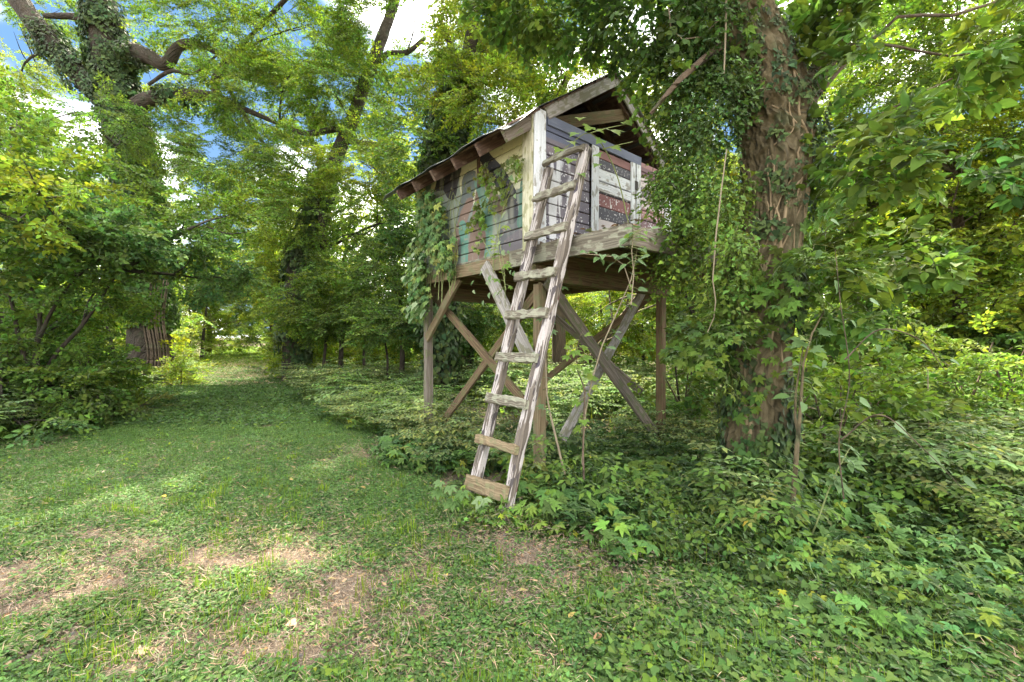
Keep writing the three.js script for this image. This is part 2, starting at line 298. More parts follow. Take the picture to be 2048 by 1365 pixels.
const tint = (r, [a, b, c], k = 0.32, warm = 0.2) => { const q = 1 + (r() * 2 - 1) * k, w = (r() * 2 - 1) * warm; return new THREE.Color(a * q * (1 + w), b * q, c * q * (1 - w)); };
// colours of foliage (linear)
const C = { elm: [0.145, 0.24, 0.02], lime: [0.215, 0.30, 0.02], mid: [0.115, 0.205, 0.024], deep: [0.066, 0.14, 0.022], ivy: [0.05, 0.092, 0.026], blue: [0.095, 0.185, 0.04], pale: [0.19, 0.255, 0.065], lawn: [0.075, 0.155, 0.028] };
// leafy shapes, a few variants of each
const three = (f, seed, o) => [0, 1, 2].map((k) => f(seed + k * 7, o));
const K = {
  elm: three(spray, 11, { S: 0.5, side: 9, per: 6, L: 0.07, w: 0.036, tilt: 0.75 }),
  far: three(spray, 41, { S: 0.9, side: 10, per: 6, L: 0.13, w: 0.07 }),
  shrub: three(spray, 71, { S: 0.45, side: 8, per: 4, L: 0.085, w: 0.05, rows: 2, tilt: 0.85 }),
  near: three(spray, 101, { S: 0.42, side: 7, per: 3, L: 0.085, w: 0.05, rows: 3, tilt: 0.6 }),
  heart: three(spray, 131, { S: 0.4, side: 7, per: 3, L: 0.07, type: 'heart', droop: 0.5, tilt: 0.7 }),
  palm: three(spray, 161, { S: 0.34, side: 6, per: 1, L: 0.085, w: 0.042, rows: 2, type: 'palm', droop: 0.4, tilt: 0.5 }),
  maple: three(spray, 191, { S: 0.4, side: 6, per: 2, L: 0.1, type: 'maple', droop: 0.3 }),
  big: three(spray, 311, { S: 0.3, side: 5, per: 2, L: 0.12, w: 0.07, rows: 3, tilt: 0.7, droop: 0.35 }),
  hangIvy: three(spray, 221, { S: 0.5, side: 9, per: 4, L: 0.05, type: 'ivy', droop: 0.9, tilt: 0.9 }),
  ivyMat: three(mat3, 251, { n: 22, R: 0.16, L: 0.065 }),
  ivyFar: three(mat3, 271, { n: 26, R: 0.32, L: 0.11, type: 'heart', depth: 0.12 }),
  palmMat: three(mat3, 281, { n: 6, R: 0.13, L: 0.085, w: 0.042, type: 'palm', depth: 0.1 }),
};

// a cloud of sprays: points within an ellipsoid, thinned in clumps, each spray pointing outward and sagging
function cloud(r, c, rad, n, col, o = {}) {
  const out = [], { hollow = 0.45, gap = 0.42, freq = 0.9, size = 1, down = 0.15, seed = 1, min = -1e9 } = o; let tries = 0;
  while (out.length < n && tries++ < n * 6) {
    const d = unit(r), q = Math.pow(lerp(hollow ** 3, 1, r()), 1 / 3) * (0.82 + 0.36 * vnoise(d.x * 2.5 + seed, d.y * 2.5 + 9, d.z * 2.5)), p = V(c.x + d.x * rad[0] * q, c.y + d.y * rad[1] * q, c.z + d.z * rad[2] * q);
    if (fbm(p.x * freq + seed * 13, p.y * freq * 1.4, p.z * freq, 2) < gap || p.y < min) continue;
    const dir = V(d.x, d.y * 0.35 - down, d.z).addScaledVector(unit(r), o.stray ?? 0.55), up = V(0, 1, 0).addScaledVector(unit(r), 0.4);
    out.push({ m: place(p, dir, up, size * rnd(r, 0.7, 1.3)), c: tint(r, col) });
  }
  return out;
}
const shift = (list, base) => { for (const e of list) { e.m.elements[12] -= base.x; e.m.elements[13] -= base.y; e.m.elements[14] -= base.z; } return list; };
// a whole tree or shrub from points of the photograph
function plant(o) {
  const r = rngOf(o.seed), base = o.base ?? (() => { const p = P(...o.trunk[0].slice(0, 3)); return p; })(), t = thing(o.name ?? 'tree', o.label, o.category ?? 'tree', base, { group: o.group }), loc = (a) => P(a[0], a[1], a[2]).sub(base), mat = o.bark ?? M.darkBark;
  const stems = [];
  for (const [name, list] of [['trunk', o.trunk && [o.trunk]], ['trunk', o.trunks], ['limb', o.limbs]]) for (const s of list ?? []) { const pts = s.map(loc), rs = s.map((a) => a[3]); stems.push([pts, rs]); part(name, tube(pts, rs, { radial: o.radial ?? 12, seed: r() * 50, rough: 0.08 }), mat, t); }
  if (o.trunk) stems.splice(0, 1, [o.trunk.map(loc), o.trunk.map((a) => a[3])]);
  const lists = {}, twigs = [];
  for (const b of o.blobs ?? []) {
    const [px, py, Z, rx, ry, rz, n, kind, col, bo] = b, c = P(px, py, Z).sub(base), key = kind; (lists[key] ??= []).push(...cloud(r, c, [rx, ry, rz], n, col, { seed: o.seed % 31 + px * 0.01, ...bo }));
    if (o.twigs !== 0 && stems.length) for (let k = 0; k < (o.twigs ?? 2); k++) {                       // a branch from the nearest stem into the clump
      let best = null, bd = 1e9; for (const [pts] of stems) for (const p of pts) { const d = p.distanceTo(c) + (p.y > c.y ? 2 : 0); if (d < bd) { bd = d; best = p; } }
      const e = c.clone().add(unit(r).multiply(V(rx * 0.8, ry * 0.8, rz * 0.8))), m = best.clone().lerp(e, 0.5).addScaledVector(unit(r), bd * 0.12), L = best.distanceTo(e); m.y += L * 0.08;
      twigs.push(tube([best, m, e], [clamp(L * 0.016, 0.008, 0.09), clamp(L * 0.01, 0.006, 0.05), 0.006], { radial: 5, seg: 8, rough: 0.03 }));
      for (let q = 0; q < 3; q++) { const a = best.clone().lerp(e, 0.35 + 0.2 * q).lerp(m, 0.35), f = a.clone().addScaledVector(unit(r), L * 0.3); f.y += L * 0.06; twigs.push(tube([a, a.clone().lerp(f, 0.5).addScaledVector(unit(r), L * 0.04), f], [clamp(L * 0.007, 0.006, 0.03), clamp(L * 0.005, 0.005, 0.02), 0.004], { radial: 4, seg: 5, rough: 0 })); }
    }
  }
  if (twigs.length) part('branch', mergeGeometries(twigs), mat, t, { kind: 'stuff' });
  for (const [kind, list] of Object.entries(lists)) copies(o.crown ?? 'crown', K[kind], kind === 'hangIvy' ? M.waxLeaf : M.leaf, list, t);
  for (const iv of o.ivy ?? []) {                                     // ivy over a stem: [stem, from, to, copies, kind, colour, how far out]
    const [si, f, g, n, kind, col, out = 1] = iv, [pts, rs] = stems[si], curve = new THREE.CatmullRomCurve3(pts, false, 'centripetal'), list = [];
    for (let k = 0; k < n; k++) { const u = rnd(r, f, g), p = curve.getPoint(u), d = curve.getTangent(u), q = V().crossVectors(d, unit(r)).normalize(), fr = u * (rs.length - 1), i = Math.min(Math.floor(fr), rs.length - 2), R = lerp(rs[i], rs[i + 1], fr - i); p.addScaledVector(q, R * rnd(r, 0.92, 1.0) + out * r() * r() * 0.3); if (fbm(p.x * 2, p.y * 2, p.z * 2 + 5, 2) < (iv[7] ?? 0.36)) continue; list.push({ m: place(p, q, V(0, 1, 0).addScaledVector(unit(r), 0.3), rnd(r, 0.7, 1.3)), c: tint(r, col) }); }
    copies('ivy', K[kind], M.waxLeaf, list, t);
  }
  for (const v of o.vines ?? []) part('vine_stem', tube(v.map(loc), v.map((a) => a[3]), { radial: 6, rough: 0.05 }), o.vineMat ?? M.vineStem, t);
  return t;
}

// ---------------------------------------------------------------- the ground: one sheet to the horizon, litter and bare earth
const blob = (x, z, cx, cz, rx, rz) => Math.exp(-(((x - cx) / rx) ** 2 + ((z - cz) / rz) ** 2));
const BARE = [[-1.9, 2.85, 1.4, 0.6, 0.95], [-2.6, 2.45, 1.3, 0.6, 1.0], [-1.0, 2.5, 1.0, 0.5, 0.85], [0.42, 2.85, 0.62, 0.5, 1.1], [-0.55, 2.9, 0.6, 0.35, 0.7], [-0.15, 3.2, 0.5, 0.3], [-1.5, 2.05, 0.9, 0.3], [-0.4, 2.05, 0.6, 0.25], [0.0, 2.5, 0.5, 0.3], [0.25, 3.35, 0.35, 0.2], [-9.6, 15.2, 2.0, 1.0], [-8.5, 13.0, 1.5, 0.5], [-11.6, 18.5, 1.8, 1.6], [-13, 21.5, 1.8, 1.6], [-19, 31, 2.5, 4], [-27.5, 45, 4, 7], [-36, 58, 6, 8], [-4.2, 7.3, 0.5, 0.2], [-1.9, 5.4, 0.5, 0.3]];
function bare(x, Z) { let b = 0; for (const [cx, cz, rx, rz, w = 1] of BARE) b = Math.max(b, w * blob(x, Z, cx, cz, rx, rz)); return clamp(b * 1.1 + (fbm(x * 6, Z * 6, 3, 4) - 0.5) * 2.0 - 0.14); }
const pathX = (Z) => (Z < 6 ? lerp(-2.2, -4.4, smooth(1, 6, Z)) : -4.4 - (Z - 6) * 0.585 - Math.max(0, Z - 25) * 0.045), pathW = (Z) => (Z < 10 ? lerp(3.2, 2.2, smooth(3, 10, Z)) : lerp(2.2, 1.6, smooth(10, 16, Z)) + 0.03 * Math.max(0, Z - 20));
const lawn = (x, Z) => 1 - smooth(0.8, 1.15, Math.abs(x - pathX(Z)) / pathW(Z));
{
  const axis = (n, lo, hi, k) => { const a = []; for (let i = 0; i <= n; i++) { const t = i / n * 2 - 1, s = Math.sinh(t * k) / Math.sinh(k); a.push(s < 0 ? -s * lo : s * hi); } return a; };
  const xs = axis(220, -300, 300, 4.6), zs = axis(220, 300, -300, 4.6), pos = [], uv = [], col = [], idx = [], n = xs.length;
  for (const z of zs) for (const x of xs) {
    pos.push(x, groundY(x, z), z); uv.push(x, -z);
    const Z = -z, m = fbm(x * 0.9, Z * 0.9, 8, 4), green = clamp(1 - bare(x, Z) * 1.2) * clamp(0.4 + m * 0.7), far = smooth(8, 16, Z) * lawn(x, Z);
    const c = mix3([0.98, 0.96, 0.88], [0.45, 0.55, 0.30], Math.max(green * 0.55, far * 0.8 * (1 - bare(x, Z)))); col.push(...c);
  }
  for (let j = 0; j < zs.length - 1; j++) for (let i = 0; i < n - 1; i++) { const a = j * n + i; idx.push(a, a + 1, a + n, a + 1, a + n + 1, a + n); }
  const g = new THREE.BufferGeometry(); g.setAttribute('position', new THREE.Float32BufferAttribute(pos, 3)); g.setAttribute('uv', new THREE.Float32BufferAttribute(uv, 2)); g.setAttribute('color', new THREE.Float32BufferAttribute(col, 3)); g.setIndex(idx); g.computeVertexNormals();
  const r = rngOf(5), S = 1024, cv = document.createElement('canvas'), bv = document.createElement('canvas'); cv.width = cv.height = bv.width = bv.height = S;
  const x = cv.getContext('2d'), b = bv.getContext('2d'); x.fillStyle = '#574a40'; x.fillRect(0, 0, S, S); b.fillStyle = '#404040'; b.fillRect(0, 0, S, S);
  const both = (f) => { for (const ox of [0, -S, S]) for (const oy of [0, -S, S]) f(ox, oy); };
  for (let k = 0; k < 900; k++) { const px = r() * S, py = r() * S, q = 6 + r() * 26, t = 55 + r() * 55 | 0; x.fillStyle = `rgba(${t + 14},${t},${t - 9},0.35)`; for (const ox of [0, -S, S]) for (const oy of [0, -S, S]) { x.beginPath(); x.ellipse(px + ox, py + oy, q, q * 0.6, r() * 3, 0, 7); x.fill(); } }
  for (let k = 0; k < 9000; k++) {
    const px = r() * S, py = r() * S, a = r() * 6.28, l = 6 + r() * r() * 60, w = 0.8 + r() * 2.2, t = 62 + r() * 105 | 0, hue = r(), cl = hue < 0.12 ? `rgb(${t - 20},${t},${t - 55})` : hue < 0.5 ? `rgb(${t + 17},${t},${t - 14})` : `rgb(${t + 9},${t - 3},${t - 14})`, cx = Math.cos(a) * l, cy = Math.sin(a) * l, bend = (r() - 0.5) * l * 0.4, h = 80 + r() * 150 | 0;
    if (px > 70 && px < S - 70 && py > 70 && py < S - 70) { for (const [c2, st] of [[x, cl], [b, `rgb(${h},${h},${h})`]]) { c2.strokeStyle = st; c2.lineWidth = w; c2.beginPath(); c2.moveTo(px, py); c2.quadraticCurveTo(px + cx / 2 - bend, py + cy / 2 + bend, px + cx, py + cy); c2.stroke(); } }
    else both((ox, oy) => { for (const [c2, st] of [[x, cl], [b, `rgb(${h},${h},${h})`]]) { c2.strokeStyle = st; c2.lineWidth = w; c2.beginPath(); c2.moveTo(px + ox, py + oy); c2.quadraticCurveTo(px + ox + cx / 2 - bend, py + oy + cy / 2 + bend, px + ox + cx, py + oy + cy); c2.stroke(); } });
  }
  for (let k = 0; k < 260; k++) { const px = r() * S, py = r() * S, q = 5 + r() * 12, t = 75 + r() * 90 | 0; x.fillStyle = `rgb(${t + 30},${t},${t - 30})`; x.beginPath(); x.ellipse(px, py, q, q * 0.5, r() * 6, 0, 7); x.fill(); }
  const tex = (c, srgb) => { const t = new THREE.CanvasTexture(c); t.wrapS = t.wrapT = THREE.RepeatWrapping; t.repeat.set(1 / 1.3, 1 / 1.3); if (srgb) t.colorSpace = THREE.SRGBColorSpace; return t; };
  const m = new THREE.MeshStandardMaterial({ map: tex(cv, true), bumpMap: tex(bv), bumpScale: 0.012, roughness: 0.97, vertexColors: true });
  const o = part('ground', g, m, scene, { kind: 'structure', label: 'bare earth with brown straw and leaf litter showing through the green groundcover' });
}
// ---------------------------------------------------------------- the tree house, in its own axes: x along its front to the right, -z along its side to the back
const HP = V(0.92, 0, -3.4), HT = 40 * Math.PI / 180;
const house = thing('tree_house', 'raised wooden playhouse on posts with camouflage painted siding and a gabled roof', 'tree house', HP);
house.rotation.y = HT;
const hm = new THREE.Matrix4().makeRotationY(HT).setPosition(HP), toWorld = (x, y, z) => V(x, y, z).applyMatrix4(hm);
const Y = (e) => EYE + e;                                    // heights were read relative to the eye
const PW = 2.5, PD = 3.42, WZ = -1.09, WB = -3.40, FLOOR = Y(0.90), WTOP = Y(2.20), RIDGE = 1.25;
{
  const X1 = V(1, 0, 0), Z1 = V(0, 0, 1), Y1 = V(0, 1, 0), NX = V(-1, 0, 0), B = (n, a, b, w, t, m, nn, o) => plank(n, V(...a), V(...b), w, t, m, house, nn, o);
  // posts, sunk in the soil
  const gy = (x, z) => { const p = toWorld(x, 0, z); return groundY(p.x, p.z) - 0.15; };
  for (const [x, z, m] of [[0.10, -1.12, M.tanWood], [2.34, -1.12, M.brownWood], [0.09, -3.36, M.greyWood], [2.34, -3.36, M.brownWood]]) B('post', [x, gy(x, z), z], [x, Y(0.53), z], 0.10, 0.095, m, Z1, { cham: 0.008, wear: 0.004 });
  // cross beams on the posts, rim beams round the deck, joists, deck boards
  B('cross_beam', [-0.0, Y(0.64), -1.12], [2.56, Y(0.64), -1.12], 0.16, 0.08, M.brownWood, Z1, { wear: 0.004 });
  B('cross_beam', [-0.0, Y(0.625), -3.36], [2.56, Y(0.625), -3.36], 0.19, 0.08, M.brownWood, Z1);
  B('rim_beam', [0.0, Y(0.797), 0.02], [0.0, Y(0.797), -1.45], 0.145, 0.045, M.mossWood, NX, { wear: 0.004 });
  B('rim_beam', [0.0, Y(0.797), -1.455], [0.0, Y(0.797), -PD - 0.03], 0.145, 0.045, M.tanWood, NX, { wear: 0.004 });
  B('rim_beam', [PW, Y(0.797), 0.02], [PW, Y(0.797), -PD], 0.145, 0.045, M.brownWood, X1);
  B('rim_beam', [0.026, Y(0.797), 0.0], [PW - 0.026, Y(0.797), 0.0], 0.145, 0.042, M.greyWood, Z1, { wear: 0.006 });
  B('rim_beam', [0.026, Y(0.797), -PD + 0.01], [PW - 0.026, Y(0.797), -PD + 0.01], 0.145, 0.042, M.brownWood, Z1);
  for (let k = 1; k <= 5; k++) { const z = -PD * k / 6; B('joist', [0.03, Y(0.797), z], [PW - 0.03, Y(0.797), z], 0.14, 0.04, M.brownWood, Z1, { seg: 3 }); }
  for (let k = 0; k < 17; k++) { const x = 0.06 + k * 0.1485; B('deck_board', [x, Y(0.886), 0.03 - 0.05 * vnoise(k * 3.3, 1)], [x, Y(0.886), -PD - 0.03], 0.14, 0.028, k < 9 ? M.mossWood : M.greyWood, Y1, { seg: 5 }); }
  // braces
  const br = (a, b, w, m, n, t = 0.04) => B('brace', a, b, w, t, m, n, { wear: 0.004 });
  br([-0.035, Y(0.80), -1.86], [-0.02, Y(-0.22), -1.13], 0.15, M.paleWood, NX);        // broad pale brace on the side
  br([0.06, Y(0.74), -2.52], [0.05, Y(-0.02), -3.33], 0.11, M.tanWood, NX);            // short knee brace at the far post
  br([0.165, Y(0.56), -3.30], [0.165, Y(-0.90), -1.1], 0.10, M.brownWood, NX);          // the crossed pair on the side
  br([0.205, Y(-1.13), -3.12], [0.205, Y(0.55), -1.17], 0.095, M.brownWood, NX);
  br([0.12, Y(0.56), -1.04], [2.10, Y(-1.26), -1.04], 0.125, M.greyWood, Z1);           // the crossed pair on the front
  br([2.02, Y(0.60), -1.19], [0.50, Y(-1.10), -1.19], 0.115, M.paleWood, Z1);
  br([2.28, Y(0.55), -1.25], [2.28, Y(-0.75), -3.3], 0.10, M.brownWood, X1);            // and on the right side
  br([2.235, Y(0.55), -3.3], [2.235, Y(-0.75), -1.35], 0.10, M.greyWood, X1);

  // paint: camouflage on the long side, dark and worn on the front
  const camo = dataTex(768, 448, (u0, v0, i, j) => {
    const u = u0 + (fbm(u0 * 7, v0 * 5, 3, 3) - 0.5) * 0.06, v = v0 + (fbm(u0 * 6, v0 * 6, 9, 3) - 0.5) * 0.06, fine = hash3(i, j, 5), seg = (pts, w) => { let m = 9; for (let k = 0; k < pts.length - 1; k++) { const [ax, ay] = pts[k], [bx, by] = pts[k + 1], dx = (bx - ax) * 1.6, dy = by - ay, px = (u - ax) * 1.6, py = v - ay, t = clamp((px * dx + py * dy) / (dx * dx + dy * dy)); m = Math.min(m, Math.hypot(px - t * dx, py - t * dy)); } return m < w; };
    let c = [0.54, 0.53, 0.40]; const fade = fbm(u0 * 4, v0 * 4, 31, 4); c = mix3(c, [0.46, 0.45, 0.26], smooth(0.4, 0.7, fade));
    if (u > 0.58) c = [0.17, 0.205, 0.165]; else if (v < 0.5 && u > 0.10) c = [0.15, 0.18, 0.155];
    if (seg([[0.80, 0.05], [0.78, 0.3], [0.86, 0.5]], 0.17)) c = [0.09, 0.12, 0.10];
    if (seg([[0.62, 0.05], [0.55, 0.45], [0.50, 0.72]], 0.10)) c = [0.10, 0.12, 0.115];
    if (seg([[0.66, -0.1], [0.60, 0.28], [0.50, 0.52]], 0.062)) c = [0.165, 0.11, 0.085];
    if (seg([[0.47, -0.1], [0.43, 0.30], [0.40, 0.58]], 0.072)) c = [0.17, 0.115, 0.09];
    if (seg([[0.53, -0.1], [0.52, 0.18], [0.55, 0.36]], 0.050)) c = [0.085, 0.20, 0.155];
    if (seg([[0.34, 0.0], [0.32, 0.35], [0.42, 0.70]], 0.058)) c = [0.105, 0.205, 0.165];
    if (seg([[0.38, -0.05], [0.38, 0.2]], 0.04)) c = [0.15, 0.09, 0.075];
    if (seg([[0.26, -0.1], [0.22, 0.14], [0.10, 0.2]], 0.075)) c = [0.08, 0.085, 0.09];
    if (seg([[0.44, 1.05], [0.36, 0.86], [0.24, 0.66], [0.17, 0.46], [0.14, 0.28]], 0.062)) c = [0.028, 0.028, 0.036];
    if (seg([[0.36, 0.74], [0.30, 0.54], [0.22, 0.36]], 0.045) && u > 0.2) c = [0.185, 0.135, 0.105];
    if (seg([[0.05, 0.52], [0.05, 0.22]], 0.085)) c = [0.06, 0.14, 0.105];
    if (seg([[0.06, 0.10], [0.16, 0.06]], 0.07)) c = [0.10, 0.09, 0.10];
    if (seg([[0.80, 0.88], [0.72, 0.84], [0.67, 0.74], [0.62, 0.88]], 0.095)) c = [0.018, 0.016, 0.02];
    if (seg([[0.85, 0.9], [0.90, 0.76], [0.86, 0.66]], 0.04)) c = [0.44, 0.42, 0.22];
    const drip = fbm(u0 * 26, v0 * 3, 17, 3); c = mix3(c, [0.33, 0.34, 0.26], smooth(0.5, 0.8, drip) * 0.4);
    if (fbm(u0 * 60, v0 * 36, 13, 2) > 0.77) c = mix3(c, [0.25, 0.21, 0.16], 0.7);
    return c.map((x) => x * (0.86 + 0.28 * fine));
  }, null, true);
  const speck = (u, v, s) => vnoise(u * 150, v * 85, s) > 0.84 || vnoise(u * 70 + 9, v * 46, s) > 0.90;
  const frontTex = dataTex(768, 448, (u, v, i, j) => {
    const fine = hash3(i, j, 15), n = fbm(u * 9, v * 6, 3, 4);
    let c = mix3([0.075, 0.07, 0.10], [0.19, 0.165, 0.19], n); if (v > 0.86) c = mix3([0.085, 0.10, 0.17], [0.13, 0.14, 0.20], n);
    if (v < 0.80 && v > 0.62) c = mix3(c, [0.19, 0.15, 0.16], 0.6 * smooth(0.4, 0.6, n));
    const drip = fbm(u * 30, v * 2.2, 27, 3); if (v < 0.72) c = mix3(c, [0.62, 0.63, 0.66], smooth(0.585, 0.65, drip + (u > 0.1 && u < 0.3 ? 0.03 : -0.03)) * 0.9);
    if (u > 0.66) { const row = Math.floor(v * 10.5); c = [mix3([0.22, 0.10, 0.10], [0.36, 0.22, 0.21], n), [0.52, 0.44, 0.44], [0.12, 0.09, 0.11], [0.55, 0.48, 0.47], [0.17, 0.1, 0.11]][row % 5]; }
    if (v < 0.8 && speck(u, v, 3)) c = [0.55, 0.55, 0.57];
    return c.map((x) => x * (0.82 + 0.36 * fine));
  }, null, true);
  const camoM = new THREE.MeshStandardMaterial({ map: camo, roughness: 0.78 }), frontM = new THREE.MeshStandardMaterial({ map: frontTex, roughness: 0.74 });
  const doorPaint = (a, b, sp) => new THREE.MeshStandardMaterial({ roughness: 0.72, map: dataTex(256, 64, (u, v, i, j) => { const n = fbm(u * 5, v * 3, sp * 7, 3); let c = mix3(a, b, n); if (sp && speck(u * 0.35, v * 0.12, sp)) c = [0.6, 0.58, 0.58]; return c.map((x) => x * (0.85 + 0.3 * hash3(i, j, 3))); }, [1.4, 6], true) });
  const D = { navy: doorPaint([0.085, 0.10, 0.16], [0.14, 0.155, 0.21], 0), red: doorPaint([0.16, 0.065, 0.06], [0.26, 0.13, 0.115], 0), black: doorPaint([0.045, 0.045, 0.06], [0.09, 0.085, 0.10], 2), redWorn: doorPaint([0.17, 0.06, 0.06], [0.28, 0.13, 0.125], 3), white: M.whiteBoard, pink: doorPaint([0.50, 0.44, 0.44], [0.62, 0.56, 0.56], 0) };
  // siding: each board its own, joints open between them
  function siding(P0, dir, n, from, to, y0, y1, rows, mat, total, top) {
    const h = (y1 - y0) / rows, L = to - from;
    for (let k = 0; k < rows; k++) {
      const a = P0.clone().addScaledVector(dir, from), b = P0.clone().addScaledVector(dir, to); a.y = b.y = y0 + (k + 0.5) * h;
      const m = plank('siding_board', a, b, h - 0.009, 0.019, mat, house, n, { cham: 0.006, wear: 0.0012, seg: 5 }), g = m.geometry, p = g.attributes.position, uv = g.attributes.uv, rev = V(1, 0, 0).applyQuaternion(m.quaternion).dot(dir) < 0 ? -1 : 1, ry = V(0, 1, 0).applyQuaternion(m.quaternion).y < 0 ? -1 : 1;
      for (let q = 0; q < p.count; q++) uv.setXY(q, (from + L / 2 + rev * p.getX(q)) / total, ((k + 0.5) * h + ry * p.getY(q)) / (y1 - y0));
    }
  }
  const SB = Y(0.875);
  siding(V(0.012, 0, WZ), V(0, 0, -1), NX, 0.155, 2.23, SB, WTOP, 11, camoM, 2.3);
  siding(V(0, 0, WZ - 0.012), X1, Z1, 0.16, 0.83, SB, WTOP, 11, frontM, PW);
  siding(V(0, 0, WZ - 0.012), X1, Z1, 1.82, 2.36, SB, WTOP, 11, frontM, PW);
  siding(V(PW - 0.012, 0, WZ), V(0, 0, -1), X1, 0.05, 2.28, SB, WTOP, 11, frontM, 2.3);
  siding(V(0, 0, WB + 0.08), X1, V(0, 0, -1), 0.04, PW - 0.04, SB, WTOP, 11, frontM, PW);
  for (const [a, b, n] of [[[0.03, 0, WZ - 0.02], [0.03, 0, WB + 0.12], NX], [[0.03, 0, WZ - 0.036], [0.86, 0, WZ - 0.036], Z1], [[1.74, 0, WZ - 0.036], [PW - 0.04, 0, WZ - 0.036], Z1]]) B('lining_panel', [a[0], (SB + WTOP) / 2, a[2]], [b[0], (SB + WTOP) / 2, b[2]], WTOP - SB - 0.02, 0.008, M.redWood, n, { seg: 4, wear: 0 });
  // a dark board lining behind the joints of the side wall
  for (const z of [-1.7, -2.35, -2.9]) B('stud', [0.05, SB, z], [0.05, WTOP, z], 0.08, 0.045, M.redWood, NX, { seg: 3 });
  B('batten', [-0.004, Y(1.72), -2.02], [-0.004, Y(2.17), -2.02], 0.05, 0.014, M.redWood, NX);
  // corner boards
  B('corner_board', [-0.012, SB - 0.02, WZ - 0.078], [-0.012, Y(2.20), WZ - 0.078], 0.15, 0.022, M.creamBoard, NX, { label: 'cream corner board on the side wall' });
  B('corner_board', [0.063, SB - 0.03, WZ + 0.012], [0.063, Y(2.245), WZ + 0.012], 0.155, 0.022, M.whiteBoard, Z1, { label: 'white corner board on the front wall' });
  B('corner_board', [PW - 0.07, SB, WZ + 0.012], [PW - 0.07, Y(2.24), WZ + 0.012], 0.14, 0.022, M.whiteBoard, Z1);
  B('corner_board', [-0.012, SB, WB + 0.115], [-0.012, Y(2.14), WB + 0.115], 0.07, 0.022, M.creamBoard, NX);
  B('wall_plate', [-0.006, Y(2.165), WZ - 0.16], [-0.006, Y(2.165), WB + 0.09], 0.08, 0.022, M.redWood, NX);
  // header and door
  B('header_board', [0.17, Y(2.185), WZ + 0.006], [1.80, Y(2.185), WZ + 0.006], 0.105, 0.02, D.navy, Z1);
  const door = new THREE.Group(); door.name = 'door'; house.add(door); door.position.set(0.86, FLOOR, WZ - 0.006);
  const d0 = (n, a, b, w, t, m) => plank(n, V(...a), V(...b), w, t, m, door, Z1, { seg: 4, wear: 0.0015 });
  [['navy', 0.14], ['black', 0.15], ['pink', 0.15], ['black', 0.14], ['redWorn', 0.15], ['black', 0.14], ['white', 0.14], ['black', 0.11], ['red', 0.10]].reduce((y, [k, h]) => { d0('door_plank', [0.10, y + h / 2, 0], [0.735, y + h / 2, 0], h - 0.006, 0.018, D[k]); return y + h; }, 0.0);
  d0('stile', [0.045, 0.0, 0.016], [0.062, 1.23, 0.016], 0.115, 0.02, M.whiteBoard);
  d0('stile', [0.775, 0.0, 0.016], [0.775, 1.23, 0.016], 0.088, 0.02, M.whiteBoard);
  d0('rail', [0.11, 0.80, 0.014], [0.73, 0.80, 0.014], 0.10, 0.018, M.whiteBoard);
  const iron = new THREE.MeshStandardMaterial({ color: new THREE.Color(0.06, 0.055, 0.05), roughness: 0.6, metalness: 0.6 });
  for (const y of [0.12, 0.96]) { const hg = mergeGeometries([board(0.11, 0.03, 0.004, { seg: 1, wear: 0, seed: 3 }).translate(0, -0.02, 0), board(0.11, 0.03, 0.004, { seg: 1, wear: 0, seed: 4 }).translate(0, 0.02, 0), new THREE.CylinderGeometry(0.005, 0.005, 0.11, 8).rotateZ(Math.PI / 2).toNonIndexed()]); const h = part('hinge', hg, iron, door); h.rotation.z = Math.PI / 2; h.position.set(0.832, y, 0.029); }
  B('door_post', [1.742, SB, WZ + 0.012], [1.742, Y(2.13), WZ + 0.012], 0.085, 0.022, M.whiteBoard, Z1);
  // roof: rafters with tails past the side wall, sheathing boards, curling roll roofing
  const pitch = Math.atan2(0.86, RIDGE), ov = 0.35, RY = Y(3.06), sl = (x) => RY - Math.abs(x - RIDGE) * Math.tan(pitch);
  const zr = [-1.13, -1.55, -2.0, -2.46, -2.92, -3.36];
  zr.forEach((z, k) => { for (const s of [-1, 1]) { const xo = RIDGE + s * (RIDGE + ov), n = V(0, 0, 1), off = -0.07; B('rafter', [RIDGE + s * 0.02, RY + off, z], [xo, sl(xo) + off, z], 0.13, 0.04, s < 0 ? (k ? M.redWood : M.greyWood) : M.redWood, n, { seg: 5 }); } });
  B('ridge_board', [RIDGE, RY - 0.05, WZ + 0.02], [RIDGE, RY - 0.05, WB - 0.1], 0.12, 0.025, M.redWood, NX);
  B('barge_board', [0.150, sl(0.150) - 0.065, WZ + 0.014], [RIDGE + 0.02, sl(RIDGE + 0.02) - 0.055, WZ + 0.014], 0.125, 0.022, M.paleWood, Z1);
  B('barge_board', [RIDGE + 0.03, RY - 0.07, WZ + 0.016], [PW + 0.25, sl(PW + 0.25) - 0.07, WZ + 0.016], 0.10, 0.022, M.paleWood, Z1);
  B('collar_tie', [0.36, Y(2.30), WZ - 0.30], [1.60, Y(2.74), WZ - 0.07], 0.135, 0.03, M.tanWood, V(0, -0.4, 1));
  for (let k = 0; k < 3; k++) B('gable_board', [0.35 + k * 0.3, WTOP + 0.08 + k * 0.21, WB + 0.075], [PW - 0.35 - k * 0.3, WTOP + 0.08 + k * 0.21, WB + 0.075], 0.2, 0.018, M.redWood, Z1, { seg: 3 });
  for (const s of [-1, 1]) for (let k = 0; k < 8; k++) {
    const q = 0.06 + k * 0.203 * Math.cos(pitch) * 1.22, x = RIDGE + s * q, n = V(s * Math.sin(pitch), Math.cos(pitch), 0); if (q > RIDGE + ov - 0.02) continue;
    B('sheathing_board', [x, sl(x) + 0.008, WZ + 0.03], [x, sl(x) + 0.008, WB - 0.16], 0.195, 0.018, M.redWood, n, { seg: 4 });
  }
